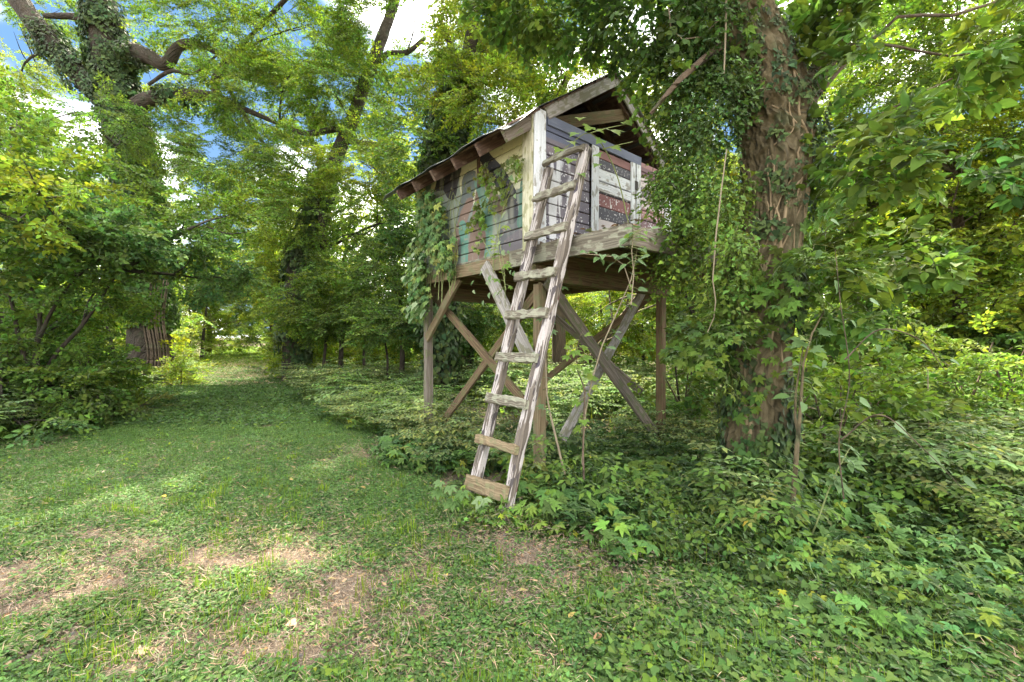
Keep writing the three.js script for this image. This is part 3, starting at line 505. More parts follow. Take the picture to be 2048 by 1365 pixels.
  const felt = new THREE.MeshStandardMaterial({ roughness: 0.6, map: dataTex(256, 256, (u, v, i, j) => { const n = fbm(u * 8, v * 8, 3, 4, 8, 8); return mix3([0.085, 0.088, 0.09], [0.19, 0.195, 0.20], n).map((x) => x * (0.75 + 0.5 * hash3(i, j, 1))); }, [1, 1], true) });
  for (const s of [-1, 1]) {                                          // roofing sheet with a curled and wavy eave
    const nu = 26, nv = 60, pos = [], uv = [], idx = [], L = (RIDGE + ov + 0.05) / Math.cos(pitch), zl = 2.75, thick = 0.006;
    for (let side = 0; side < 2; side++) for (let i = 0; i <= nu; i++) for (let j = 0; j <= nv; j++) {
      const a = i / nu, q = a * L, z = WZ + 0.06 - zl * j / nv, wv = smooth(0.72, 1, a), ends = smooth(0.95, 1, j / nv) + smooth(0.05, 0, j / nv), lift = wv * (0.012 * Math.sin(z * 7.5 + 1) + 0.02 * (vnoise(z * 5, 4) - 0.3)) + 0.012 * vnoise(q * 4, z * 4) - 0.05 * ends * wv, x = RIDGE + s * q * Math.cos(pitch), y = RY - q * Math.sin(pitch) + 0.024 + lift + side * thick;
      pos.push(x, y, z); uv.push(q, z);
    }
    const N = (nu + 1) * (nv + 1), id = (k, i, j) => k * N + i * (nv + 1) + j, f = (a, b, c, d) => (s > 0 ? idx.push(a, b, c, a, c, d) : idx.push(a, c, b, a, d, c));
    for (let i = 0; i < nu; i++) for (let j = 0; j < nv; j++) { f(id(1, i, j), id(1, i + 1, j), id(1, i + 1, j + 1), id(1, i, j + 1)); f(id(0, i, j), id(0, i, j + 1), id(0, i + 1, j + 1), id(0, i + 1, j)); }
    for (let j = 0; j < nv; j++) f(id(0, nu, j), id(0, nu, j + 1), id(1, nu, j + 1), id(1, nu, j));
    for (let i = 0; i < nu; i++) { f(id(0, i, 0), id(0, i + 1, 0), id(1, i + 1, 0), id(1, i, 0)); f(id(0, i + 1, nv), id(0, i, nv), id(1, i, nv), id(1, i + 1, nv)); }
    const g = new THREE.BufferGeometry(); g.setAttribute('position', new THREE.Float32BufferAttribute(pos, 3)); g.setAttribute('uv', new THREE.Float32BufferAttribute(uv, 2)); g.setIndex(idx); g.computeVertexNormals(); part('roofing', g, felt, house);
  }
}
// ---------------------------------------------------------------- the ladder leaning on the side beam
const ladder = thing('ladder', 'homemade wooden ladder with peeling paint leaning against the playhouse deck', 'ladder', HP);
ladder.rotation.y = HT;
{
  const lx = (e) => -0.075 + 0.305 * (e - 0.87) - 0.02, at = (e, z) => V(lx(e), EYE + e, z), N = V(-0.956, 0.292, 0);
  const zR = -0.60, zL = -1.035;
  plank('rail', at(-1.49, zR + 0.02), at(1.74, zR + 0.02), 0.088, 0.072, M.flakedPaint, ladder, N, { wear: 0.006, cham: 0.008, seg: 22 });
  plank('rail', at(-1.33, zL), at(1.66, zL), 0.088, 0.072, M.flakedPaint, ladder, N, { wear: 0.006, cham: 0.008, seg: 22 });
  const rungs = [[-1.235, 0.125, 'tanWood', -0.03], [-0.905, 0.075, 'tanWood', 0], [-0.555, 0.085, 'mossWood', 0], [-0.19, 0.08, 'mossWood', 0], [0.19, 0.085, 'mossWood', 0], [0.545, 0.085, 'mossWood', 0.01], [0.95, 0.085, 'mossWood', 0], [1.335, 0.085, 'mossWood', 0.01], [1.70, 0.06, 'mossWood', 0.0]];
  for (const [e, w, m, skew] of rungs) { const a = at(e, zR + 0.045).addScaledVector(N, 0.052), b = at(e + skew, zL - 0.06).addScaledVector(N, 0.052); plank('rung', a, b, w, 0.036, M[m], ladder, N, { wear: 0.007, cham: 0.008, seg: 12, bow: e > 1.6 ? 0.02 : 0 }); }
}
// ---------------------------------------------------------------- trees and shrubs, placed from points of the photograph [x, y, distance, radius]
const furrow = (seed) => (a, s, R) => { const u = a * R * 9, w = fbm(Math.cos(a) * 2 + seed, Math.sin(a) * 2, s * 2.2, 2) * 3; const n = 1 - Math.abs(2 * vnoise(Math.cos(a) * R * 30 + w, Math.sin(a) * R * 30 + seed, s * 4 + w * 0.6) - 1); return 0.06 * (Math.pow(n, 1.6) - 0.42) + 0.014 * (vnoise(u, s * 8, seed) - 0.5); };
// the ivy-hung tree beside the playhouse
const nearTree = (() => {
  const Z = 3.75, t = plant({
    seed: 21, label: 'large vine covered tree with furrowed tan bark right of the playhouse', base: onGround((1508 - 1024) / F * Z, Z), bark: M.tanBark, twigs: 1,
    blobs: [
      [1400, 30, 3.75, 0.22, 0.40, 0.3, 95, 'hangIvy', C.deep, { size: 0.6, down: 1.0, gap: 0.40 }], [1405, 190, 3.7, 0.22, 0.40, 0.28, 85, 'hangIvy', C.deep, { size: 0.6, down: 1.0, gap: 0.40 }], [1425, 340, 3.65, 0.18, 0.36, 0.25, 58, 'hangIvy', C.mid, { size: 0.6, down: 1.0, gap: 0.40 }], [1400, 430, 3.8, 0.16, 0.25, 0.25, 26, 'hangIvy', C.mid, { size: 0.6, down: 1.0, gap: 0.40 }], [1450, 480, 3.5, 0.14, 0.36, 0.2, 34, 'hangIvy', C.mid, { size: 0.6, down: 1.0, gap: 0.40 }],
      [1352, 240, 3.9, 0.08, 0.28, 0.2, 42, 'hangIvy', C.mid, { size: 0.55, down: 1.0, gap: 0.3 }], [1340, 370, 3.9, 0.10, 0.26, 0.2, 46, 'hangIvy', C.mid, { size: 0.55, down: 1.0, gap: 0.3 }], [1342, 480, 3.9, 0.09, 0.22, 0.2, 34, 'hangIvy', C.elm, { size: 0.55, down: 1.0, gap: 0.3 }], [1345, 420, 3.7, 0.08, 0.3, 0.15, 16, 'heart', C.mid, { size: 0.55, gap: 0.3 }],
      [1140, -15, 4.0, 0.75, 0.24, 0.5, 120, 'heart', C.mid, { gap: 0.38, size: 0.65 }], [1290, 20, 3.8, 0.50, 0.30, 0.4, 130, 'heart', C.deep, { gap: 0.36, size: 0.65 }], [1325, 140, 3.9, 0.20, 0.26, 0.3, 50, 'heart', C.mid, { size: 0.65 }], [1020, -30, 4.3, 0.6, 0.2, 0.5, 60, 'heart', C.elm, { size: 0.65 }],
      [1700, 110, 3.6, 0.24, 0.45, 0.35, 70, 'big', C.mid, { size: 0.8 }], [1715, 310, 3.5, 0.26, 0.36, 0.35, 75, 'big', C.mid, { size: 0.8 }], [1705, 440, 3.5, 0.20, 0.34, 0.3, 52, 'big', C.elm, { size: 0.75 }], [1670, 600, 3.5, 0.14, 0.26, 0.2, 26, 'big', C.mid, { size: 0.65 }], [1780, 500, 3.9, 0.36, 0.36, 0.35, 60, 'big', C.mid, { size: 0.8 }],
      [1900, 110, 3.4, 0.4, 0.16, 0.3, 26, 'big', C.mid, { size: 0.8 }], [1850, 220, 3.6, 0.45, 0.18, 0.3, 34, 'big', C.mid, { size: 0.8 }], [2000, 60, 3.4, 0.3, 0.2, 0.3, 22, 'big', C.elm, { size: 0.8 }], [1960, 330, 3.8, 0.3, 0.16, 0.3, 18, 'big', C.deep, { size: 0.8 }],
      [1560, -190, 3.6, 1.3, 0.45, 1.0, 80, 'near', C.mid], [1700, -460, 4.2, 2.6, 1.1, 2.2, 110, 'elm', C.elm], [1250, -480, 4.6, 2.2, 1.0, 2.0, 100, 'elm', C.elm],
      [1425, 640, 3.55, 0.14, 0.30, 0.2, 34, 'palm', C.mid, { size: 0.85 }], [1615, 540, 3.4, 0.14, 0.26, 0.2, 26, 'palm', C.mid, { size: 0.85 }],
    ],
  });
  const b = t.position, loc = (a) => P(a[0], a[1], a[2]).sub(b), trunk = [[1508, 1075, Z, 0.30], [1510, 960, Z, 0.235], [1514, 830, Z, 0.215], [1520, 690, Z, 0.21], [1532, 560, Z, 0.215], [1545, 430, Z, 0.23], [1554, 320, Z, 0.25], [1550, 230, Z, 0.275], [1512, 140, Z, 0.27], [1465, 40, Z, 0.265], [1420, -70, Z, 0.25], [1390, -260, Z, 0.25], [1415, -500, Z + 0.2, 0.2]], pts = trunk.map(loc), rs = trunk.map((a) => a[3]);
  part('trunk', tube(pts, rs, { radial: 140, seg: 260, rough: 0.07, seed: 4, ridges: furrow(7) }), M.tanBark, t);
  for (const l of [[[1585, 225, Z + 0.1, 0.12], [1640, 140, Z + 0.2, 0.07], [1720, -40, Z + 0.5, 0.05], [1800, -250, Z + 0.7, 0.03]], [[1455, 60, Z, 0.15], [1405, -60, Z + 0.1, 0.13], [1340, -260, Z + 0.4, 0.1], [1200, -480, Z + 0.7, 0.05]]]) part('limb', tube(l.map(loc), l.map((a) => a[3]), { radial: 24, seg: 40, rough: 0.08, ridges: furrow(3) }), M.tanBark, t);
  for (const l of [[[1440, 95, 3.6, 0.035], [1360, 160, 3.5, 0.025], [1300, 230, 3.6, 0.015]], [[1600, 40, 3.7, 0.02], [1720, 100, 3.55, 0.014], [1790, 38, 3.5, 0.012], [1900, 35, 3.45, 0.012], [2060, -20, 3.4, 0.01]], [[1590, 250, 3.6, 0.02], [1730, 95, 3.6, 0.012], [1830, 105, 3.6, 0.01], [1915, 115, 3.6, 0.009], [2060, 70, 3.6, 0.007]], [[1580, 400, 3.6, 0.02], [1690, 270, 3.6, 0.012], [1790, 215, 3.6, 0.01], [1900, 160, 3.6, 0.008]]]) part('branch', tube(l.map(loc), l.map((a) => a[3]), { radial: 7, rough: 0.04 }), M.brownBark, t);
  const r = rngOf(8), curve = new THREE.CatmullRomCurve3(pts, false, 'centripetal');
  const cover = (name, kind, n, f, g, side, mat, col, thr, size = 1) => { const list = []; for (let k = 0; k < n * 4 && list.length < n; k++) { const u = rnd(r, f, g), p = curve.getPoint(u), d = curve.getTangent(u), a = rnd(r, 0, 6.283), q = V(Math.cos(a), 0, Math.sin(a)); q.addScaledVector(d, -q.dot(d)).normalize(); if (side && q.x * side < 0.35) continue; const fr = u * (rs.length - 1), i = Math.min(Math.floor(fr), rs.length - 2); if (fbm(q.x * 1.6 + 9, p.y * 1.5, q.z * 1.6, 3) < thr) continue; p.addScaledVector(q, lerp(rs[i], rs[i + 1], fr - i) * 1.02 + r() * r() * 0.08); list.push({ m: place(p, q, V(0, 1, 0).addScaledVector(unit(r), 0.3), size * rnd(r, 0.7, 1.25)), c: tint(r, col) }); } copies(name, K[kind], mat, list, t); };
  cover('ivy', 'ivyMat', 120, 0, 0.14, 0, M.waxLeaf, C.deep, 0.38, 0.85); cover('ivy', 'ivyMat', 70, 0.1, 0.4, -1, M.waxLeaf, C.ivy, 0.46, 0.8); cover('ivy', 'ivyMat', 120, 0.05, 0.36, 1, M.waxLeaf, C.ivy, 0.42, 0.8); cover('ivy', 'ivyMat', 120, 0.42, 0.85, 0, M.waxLeaf, C.ivy, 0.5, 0.6); cover('ivy', 'ivyMat', 34, 0.46, 0.72, 1, M.waxLeaf, C.ivy, 0.5, 0.7);
  cover('creeper', 'palmMat', 85, 0.16, 0.40, 0, M.leaf, C.mid, 0.46, 0.8); cover('creeper', 'palmMat', 20, 0.6, 0.85, -1, M.leaf, C.mid, 0.48, 0.8);
  // climbing stems on the bark and hanging bare stems
  for (let k = 0; k < 16; k++) { const a0 = rnd(r, 0.2, 2.9), u0 = rnd(r, 0, 0.35), u1 = u0 + rnd(r, 0.2, 0.45), ps = [], n = 10; for (let i = 0; i <= n; i++) { const u = Math.min(lerp(u0, u1, i / n), 0.98), p = curve.getPoint(u), a = a0 + Math.sin(i * 0.9 + k) * 0.25 + (i / n) * rnd(r, -0.4, 0.4), fr = u * (rs.length - 1), j = Math.min(Math.floor(fr), rs.length - 2); ps.push(p.add(V(Math.cos(a), 0, Math.sin(a)).multiplyScalar(lerp(rs[j], rs[j + 1], fr - j) * 1.03))); } part('vine_stem', tube(ps, [rnd(r, 0.008, 0.02), 0.005], { radial: 6, seg: 40, rough: 0.1 }), M.vineStem, t); }
  for (const l of [[[1450, -30, 3.4, 0.008], [1449, 60, 3.4, 0.008], [1446, 150, 3.38, 0.006]], [[1452, 300, 3.3, 0.004], [1437, 420, 3.3, 0.006], [1425, 560, 3.3, 0.006], [1432, 620, 3.3, 0.004], [1415, 665, 3.3, 0.003]], [[1335, 20, 3.5, 0.006], [1345, 70, 3.5, 0.006], [1385, 85, 3.5, 0.006], [1450, 30, 3.5, 0.006]]]) part('vine_stem', tube(l.map(loc), l.map((a) => a[3]), { radial: 5, rough: 0.1 }), M.dryStem, t);
  return t;
})();
// the big old tree by the path
plant({
  seed: 33, label: 'massive old ivy clad tree with bending limbs left of the path', bark: M.darkBark, radial: 28, base: P(300, 745, 15).setY(-0.1), twigs: 1,
  trunk: [[300, 775, 15, 0.80], [300, 700, 15, 0.66], [298, 620, 15, 0.55], [288, 480, 15, 0.5], [270, 330, 15, 0.5], [250, 230, 15, 0.5], [226, 140, 15, 0.46], [212, 40, 15, 0.42], [205, -60, 15, 0.38], [200, -220, 15, 0.3]],
  limbs: [[[250, 240, 15, 0.42], [170, 160, 15, 0.34], [110, 95, 15, 0.33], [60, 30, 15, 0.3], [10, -50, 15, 0.26], [-60, -160, 15, 0.2]], [[230, 150, 15, 0.3], [262, 108, 14.8, 0.28], [300, 116, 14.6, 0.24], [335, 132, 14.5, 0.2], [362, 95, 14.5, 0.15], [400, 92, 14.5, 0.12], [445, 112, 14.5, 0.09]], [[252, 250, 14.9, 0.34], [282, 212, 14.7, 0.26], [320, 196, 14.6, 0.22], [380, 192, 14.5, 0.19], [435, 197, 14.5, 0.15], [480, 216, 14.5, 0.1], [560, 250, 14.5, 0.06]], [[435, 197, 14.5, 0.12], [434, 160, 14.5, 0.13], [470, 110, 14.5, 0.08], [520, 60, 14.5, 0.05]], [[455, 170, 14.5, 0.07], [480, 215, 14.5, 0.07], [540, 300, 14.4, 0.05], [620, 345, 14.3, 0.03]], [[226, 70, 15, 0.1], [170, 40, 15, 0.12], [95, 36, 15, 0.08]], [[300, 172, 14.5, 0.05], [345, 145, 14.5, 0.06], [390, 150, 14.5, 0.04], [440, 110, 14.5, 0.03]]],
  blobs: [
    [420, 70, 14.5, 1.9, 1.1, 1.8, 330, 'elm', C.elm, { gap: 0.44 }], [560, 60, 14, 2.2, 1.2, 2, 420, 'elm', C.elm, { gap: 0.44 }], [520, 200, 14, 1.8, 0.9, 1.6, 340, 'elm', C.elm, { gap: 0.45 }], [650, 150, 14, 1.8, 1.2, 1.6, 330, 'elm', C.elm, { gap: 0.45 }],
    [340, 150, 16, 1.0, 0.8, 1, 90, 'elm', C.lime, { gap: 0.46 }], [20, 130, 16, 1.3, 1.0, 1.2, 230, 'elm', C.lime, { gap: 0.40 }], [145, 90, 16.5, 0.7, 0.8, 0.8, 90, 'elm', C.lime], [100, 20, 16, 1.0, 0.6, 1, 130, 'elm', C.elm, { gap: 0.45 }], [240, 250, 13, 0.9, 0.6, 0.8, 80, 'elm', C.mid, { gap: 0.45 }], [40, 260, 15, 1.2, 0.9, 1, 170, 'elm', C.elm, { gap: 0.43 }], [470, 330, 13.5, 1.6, 0.7, 1.4, 190, 'elm', C.mid, { gap: 0.47 }], [340, 280, 14, 0.7, 0.7, 0.8, 70, 'elm', C.mid, { gap: 0.48 }], [510, 420, 15.5, 1.4, 1.0, 1.2, 240, 'elm', C.elm, { gap: 0.44 }], [430, 300, 14.5, 1.3, 0.8, 1.2, 130, 'elm', C.elm, { gap: 0.47 }], [250, 420, 16.5, 1.5, 1.2, 1.2, 160, 'elm', C.lime, { gap: 0.44 }],
    [300, -220, 14, 3.4, 1.7, 3, 430, 'elm', C.elm, { gap: 0.5 }], [640, -200, 13, 3.2, 1.6, 3, 430, 'elm', C.elm, { gap: 0.5 }], [0, -200, 15, 2.4, 1.6, 2, 130, 'elm', C.elm],
  ],
  ivy: [[0, 0.3, 0.8, 620, 'ivyFar', C.ivy, 0.8, 0.3], [0, 0.19, 0.5, 560, 'ivyFar', C.deep, 1.2, 0.22], [0, 0, 0.06, 60, 'ivyFar', C.ivy, 1, 0.3], [1, 0, 0.5, 150, 'ivyFar', C.ivy, 0.4, 0.42], [3, 0, 0.5, 90, 'ivyFar', C.ivy, 0.3, 0.45], [2, 0, 0.3, 60, 'ivyFar', C.ivy, 0.3, 0.42]],
  vineMat: M.brownBark, vines: Array.from({ length: 13 }, (_, k) => { const x = 268 + k * 5.3 + (k % 3); return [[x - 3, 770, 14.42 + 0.25 * Math.abs((k - 6) / 6.5) ** 2, 0.03], [x + 5, 710, 14.4 + 0.3 * Math.abs((k - 6) / 6.5) ** 2, 0.028], [x - 4, 640, 14.43 + 0.3 * Math.abs((k - 6) / 6.5) ** 2, 0.022], [x + 6, 560, 14.5 + 0.3 * Math.abs((k - 6) / 6.5) ** 2, 0.015]]; }),
});
plant({
  seed: 35, label: 'leaning dark trunked tree behind the fern bank, middle of the photo left of the playhouse', bark: M.darkBark, radial: 18, base: P(588, 745, 14).setY(-0.1),
  trunk: [[586, 770, 14, 0.36], [588, 660, 14, 0.32], [598, 540, 14, 0.33], [618, 470, 14, 0.30], [645, 385, 14, 0.25], [676, 310, 14, 0.22], [704, 245, 14, 0.2], [735, 160, 14, 0.19], [765, 80, 14, 0.17], [790, 10, 14, 0.15], [815, -100, 14, 0.12]],
  limbs: [[[700, 250, 14, 0.12], [660, 262, 13.9, 0.1], [610, 268, 13.8, 0.08], [560, 250, 13.8, 0.05]], [[700, 285, 14, 0.08], [745, 290, 13.8, 0.07], [790, 300, 13.8, 0.05]], [[745, 140, 14, 0.1], [775, 112, 13.9, 0.09], [815, 108, 13.8, 0.08], [850, 80, 13.8, 0.06]], [[620, 465, 14, 0.12], [650, 500, 13.7, 0.1], [640, 420, 13.6, 0.08]], [[745, 300, 13.5, 0.08], [775, 370, 13.5, 0.09], [795, 440, 13.5, 0.08]]],
  blobs: [[800, 60, 13, 1.6, 1.0, 1.4, 250, 'elm', C.elm, { gap: 0.45 }], [690, 190, 13, 1.4, 1.0, 1.3, 230, 'elm', C.elm, { gap: 0.44 }], [600, 330, 13, 1.2, 0.9, 1.2, 180, 'elm', C.elm, { gap: 0.44 }], [730, 330, 12.5, 1.3, 0.9, 1.2, 220, 'elm', C.lime, { gap: 0.42 }], [640, 420, 13, 1.5, 0.9, 1.3, 230, 'elm', C.elm], [770, 440, 12.5, 1.2, 0.9, 1.1, 220, 'elm', C.mid], [550, 430, 14, 1.2, 0.9, 1.2, 180, 'elm', C.lime], [800, -180, 12, 3, 1.4, 2.6, 330, 'elm', C.elm, { gap: 0.5 }]],
  ivy: [[0, 0.05, 0.42, 240, 'ivyFar', C.ivy, 0.7, 0.34]],
});
plant({
  seed: 37, label: 'ivy wrapped tree rising directly behind the playhouse roof', bark: M.darkBark, radial: 14, base: P(884, 760, 10).setY(-0.1),
  trunk: [[884, 820, 10, 0.22], [880, 600, 10, 0.2], [884, 400, 10, 0.26], [890, 300, 10, 0.24], [912, 210, 10, 0.2], [936, 120, 10, 0.16], [950, 20, 10, 0.13], [955, -120, 10, 0.1]],
  limbs: [[[900, 240, 10, 0.09], [940, 238, 9.8, 0.07], [985, 245, 9.7, 0.06]], [[925, 150, 10, 0.08], [900, 90, 10, 0.07], [880, 40, 10, 0.05]]],
  blobs: [[960, 70, 9.5, 1.0, 0.7, 1, 190, 'elm', C.lime, { gap: 0.42 }], [880, 150, 10, 0.9, 0.7, 0.9, 140, 'elm', C.lime, { gap: 0.43 }], [980, 190, 9, 0.75, 0.6, 0.8, 140, 'elm', C.lime, { gap: 0.42 }], [840, 290, 10, 0.9, 0.8, 0.9, 130, 'elm', C.mid, { gap: 0.45 }], [930, -170, 9, 2.2, 1.2, 2, 280, 'elm', C.elm]],
  ivy: [[0, 0.02, 0.62, 480, 'ivyFar', C.ivy, 0.9, 0.3]],
});
plant({
  seed: 39, label: 'slim brown trunk rising just left above the roof ridge', bark: M.brownBark, base: P(935, 760, 12.5).setY(-0.1), twigs: 1,
  trunk: [[932, 790, 12.5, 0.2], [936, 400, 12.5, 0.17], [935, 280, 12.5, 0.15], [934, 160, 12.5, 0.13], [940, 60, 12.5, 0.1], [945, -60, 12.5, 0.08]], limbs: [[[935, 245, 12.5, 0.09], [975, 240, 12.3, 0.08], [1010, 255, 12, 0.05]]],
  blobs: [[1040, 120, 11, 1.0, 0.8, 1, 150, 'elm', C.elm, { gap: 0.44 }], [1000, 20, 11, 1.1, 0.7, 1, 150, 'elm', C.lime, { gap: 0.44 }]],
});
plant({
  seed: 41, label: 'tree with curved bare branches in the gap above the gable', bark: M.brownBark, base: P(1100, 760, 12).setY(-0.1),
  trunk: [[1120, 800, 12, 0.2], [1110, 400, 12, 0.17], [1085, 250, 12, 0.13], [1072, 170, 12, 0.11], [1030, 130, 11.8, 0.09], [960, 112, 11.6, 0.06]], limbs: [[[1085, 250, 12, 0.1], [1150, 130, 11.8, 0.08], [1180, 70, 11.6, 0.06], [1240, -40, 11.5, 0.05]], [[1030, 130, 11.8, 0.06], [1018, 60, 11.8, 0.05], [1040, -30, 11.8, 0.04]]],
  blobs: [[1130, 110, 10, 1.0, 0.7, 1, 170, 'elm', C.elm, { gap: 0.44 }], [1220, 200, 9.5, 0.9, 0.8, 0.9, 150, 'elm', C.lime, { gap: 0.44 }], [1330, 230, 9, 0.8, 0.9, 0.8, 150, 'elm', C.lime, { gap: 0.42 }], [1390, 420, 9, 0.7, 1.0, 0.8, 170, 'elm', C.elm, { gap: 0.42 }], [1200, -150, 9, 2.4, 1.2, 2, 150, 'elm', C.elm]],
});
const LO = { gap: 0.45, freq: 1.4, stray: 0.9, size: 0.85, hollow: 0.2 };
// left side: a broad-leaved thicket close by, and its stems
plant({
  seed: 43, name: 'shrub', category: 'shrub', label: 'broad dense shrub with dark forked stems filling the left edge of the photo', bark: M.darkBark, base: onGround(-7.8, 7.0), twigs: 1,
  trunks: [[[58, 850, 7, 0.054], [70, 760, 7, 0.051], [72, 700, 7, 0.036], [80, 640, 7, 0.030], [70, 590, 7, 0.027], [30, 540, 7, 0.018]], [[70, 760, 7, 0.042], [40, 690, 7, 0.033], [25, 610, 7, 0.027], [0, 540, 7, 0.018]], [[76, 680, 7, 0.030], [105, 620, 6.9, 0.024], [150, 560, 6.8, 0.015], [200, 520, 6.7, 0.009]], [[70, 780, 7.1, 0.036], [110, 710, 7.2, 0.030], [165, 650, 7.2, 0.027], [240, 540, 7.2, 0.012]], [[-20, 860, 7.4, 0.060], [5, 740, 7.4, 0.054], [-5, 600, 7.4, 0.048], [-30, 420, 7.4, 0.036]]],
  blobs: [[20, 340, 7, 0.9, 0.6, 0.9, 120, 'shrub', C.mid, LO], [140, 390, 7.5, 0.9, 0.55, 0.9, 120, 'shrub', C.elm, LO], [60, 460, 6.5, 0.9, 0.5, 0.9, 140, 'shrub', C.mid, LO], [200, 480, 7, 0.8, 0.45, 0.8, 110, 'shrub', C.blue, LO], [320, 470, 8, 0.8, 0.55, 0.8, 95, 'shrub', C.mid, LO], [420, 540, 9, 0.8, 0.6, 0.8, 90, 'shrub', C.blue, LO], [410, 430, 9.5, 0.8, 0.5, 0.8, 80, 'shrub', C.elm, LO], [120, 560, 6.8, 0.7, 0.3, 0.7, 60, 'shrub', C.mid, LO], [300, 580, 8.5, 0.6, 0.3, 0.7, 45, 'shrub', C.mid, LO], [0, 400, 5.4, 0.5, 0.35, 0.5, 42, 'shrub', C.lime, LO], [110, 350, 5.6, 0.35, 0.2, 0.4, 18, 'shrub', C.lime, LO], [-70, 280, 6.5, 0.8, 0.8, 0.8, 80, 'shrub', C.mid, LO], [250, 370, 9, 0.8, 0.5, 0.8, 60, 'shrub', C.mid, LO], [-80, 500, 6.5, 0.7, 0.9, 0.7, 80, 'shrub', C.blue, LO], [30, 230, 9, 1.0, 0.7, 0.9, 110, 'shrub', C.elm, LO], [40, 620, 8.5, 0.8, 0.5, 0.8, 80, 'shrub', C.mid, LO], [140, 620, 9, 0.7, 0.5, 0.8, 70, 'shrub', C.elm, LO]],
});
plant({
  seed: 45, name: 'shrub', category: 'shrub', label: 'low tangled shrub between the dark forked stems and the massive trunk', bark: M.darkBark, base: onGround(-9.2, 10.5), twigs: 2,
  trunks: [[[235, 800, 10.5, 0.05], [225, 700, 10.5, 0.04], [200, 600, 10.5, 0.02]], [[150, 800, 11, 0.05], [150, 700, 11, 0.04], [140, 600, 11, 0.03]]],
  blobs: [[80, 690, 10, 1.0, 0.6, 1.0, 140, 'shrub', C.mid], [70, 680, 10.5, 1.2, 0.8, 1, 170, 'shrub', C.mid], [-30, 640, 9.5, 1.0, 1.0, 1, 130, 'shrub', C.deep]],
});
plant({ seed: 46, name: 'shrub', category: 'shrub', label: 'spreading low shrub mounded over the ground at the left edge below the dark stems', bark: M.darkBark, base: onGround(-6.6, 7.2), twigs: 3,
  trunks: [[[190, 880, 7.4, 0.01], [200, 820, 7.4, 0.008], [230, 770, 7.4, 0.005]], [[40, 930, 6.4, 0.01], [30, 850, 6.4, 0.008], [0, 790, 6.4, 0.005]]],
  blobs: [[60, 800, 6.9, 0.9, 0.5, 0.7, 150, 'shrub', C.mid, LO], [160, 740, 8, 0.9, 0.5, 0.7, 130, 'shrub', C.elm, LO], [-20, 720, 7, 0.8, 0.5, 0.7, 100, 'shrub', C.mid, LO], [150, 790, 7.6, 0.9, 0.45, 0.8, 130, 'shrub', C.mid], [235, 815, 8.6, 0.6, 0.35, 0.7, 80, 'shrub', C.pale], [20, 830, 6.4, 0.8, 0.45, 0.7, 110, 'shrub', C.blue], [90, 740, 8.4, 0.9, 0.5, 0.8, 110, 'shrub', C.mid], [-60, 760, 6.8, 0.7, 0.6, 0.7, 80, 'shrub', C.mid]] });
plant({ seed: 47, name: 'shrub', category: 'shrub', label: 'small bright shrub at the foot of the massive trunk beside the path', bark: M.darkBark, base: onGround(-9.4, 12.8), twigs: 3,
  trunks: [[[362, 780, 12.8, 0.02], [362, 745, 12.8, 0.015], [368, 715, 12.8, 0.008]]], blobs: [[362, 745, 12.8, 0.35, 0.36, 0.5, 60, 'elm', C.lime], [300, 785, 12.4, 0.6, 0.2, 0.6, 60, 'elm', C.mid]] });
// the bank of bushes between the path and the playhouse
const bush = (seed, label, base, blobs, stems, col) => plant({ seed, name: 'bush', category: 'bush', label, bark: col ?? M.darkBark, base, twigs: 2, trunks: stems, blobs });
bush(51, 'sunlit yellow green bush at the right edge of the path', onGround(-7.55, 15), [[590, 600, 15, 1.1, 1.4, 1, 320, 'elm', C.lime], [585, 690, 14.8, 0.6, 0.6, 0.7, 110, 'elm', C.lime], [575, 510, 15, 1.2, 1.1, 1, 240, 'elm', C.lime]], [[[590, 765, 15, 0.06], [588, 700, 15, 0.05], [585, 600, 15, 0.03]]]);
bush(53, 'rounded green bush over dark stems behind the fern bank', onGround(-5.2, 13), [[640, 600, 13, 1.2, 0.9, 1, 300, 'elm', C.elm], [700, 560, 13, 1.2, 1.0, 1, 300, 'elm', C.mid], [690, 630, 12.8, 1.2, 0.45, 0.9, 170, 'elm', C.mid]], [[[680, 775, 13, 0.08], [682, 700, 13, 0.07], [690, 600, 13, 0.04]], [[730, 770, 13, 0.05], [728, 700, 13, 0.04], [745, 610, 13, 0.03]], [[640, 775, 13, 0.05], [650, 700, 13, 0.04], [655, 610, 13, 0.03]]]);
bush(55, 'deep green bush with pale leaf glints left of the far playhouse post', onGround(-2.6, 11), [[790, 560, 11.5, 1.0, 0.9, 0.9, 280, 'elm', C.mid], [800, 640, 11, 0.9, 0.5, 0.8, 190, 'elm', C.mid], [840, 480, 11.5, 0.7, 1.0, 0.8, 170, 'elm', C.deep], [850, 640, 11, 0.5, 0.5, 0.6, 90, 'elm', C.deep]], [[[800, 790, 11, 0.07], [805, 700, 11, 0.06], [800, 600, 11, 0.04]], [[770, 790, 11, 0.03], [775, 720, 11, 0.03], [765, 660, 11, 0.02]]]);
bush(57, 'dark leafy bush seen under the playhouse floor between post and ladder', onGround(-0.9, 12), [[950, 620, 12, 1.3, 0.8, 1, 340, 'elm', C.deep], [900, 650, 11.8, 0.7, 0.6, 0.7, 140, 'elm', C.deep], [1010, 640, 12, 0.8, 0.6, 0.8, 130, 'elm', C.elm]], [[[940, 780, 12, 0.06], [945, 700, 12, 0.05], [950, 620, 12, 0.03]]]);
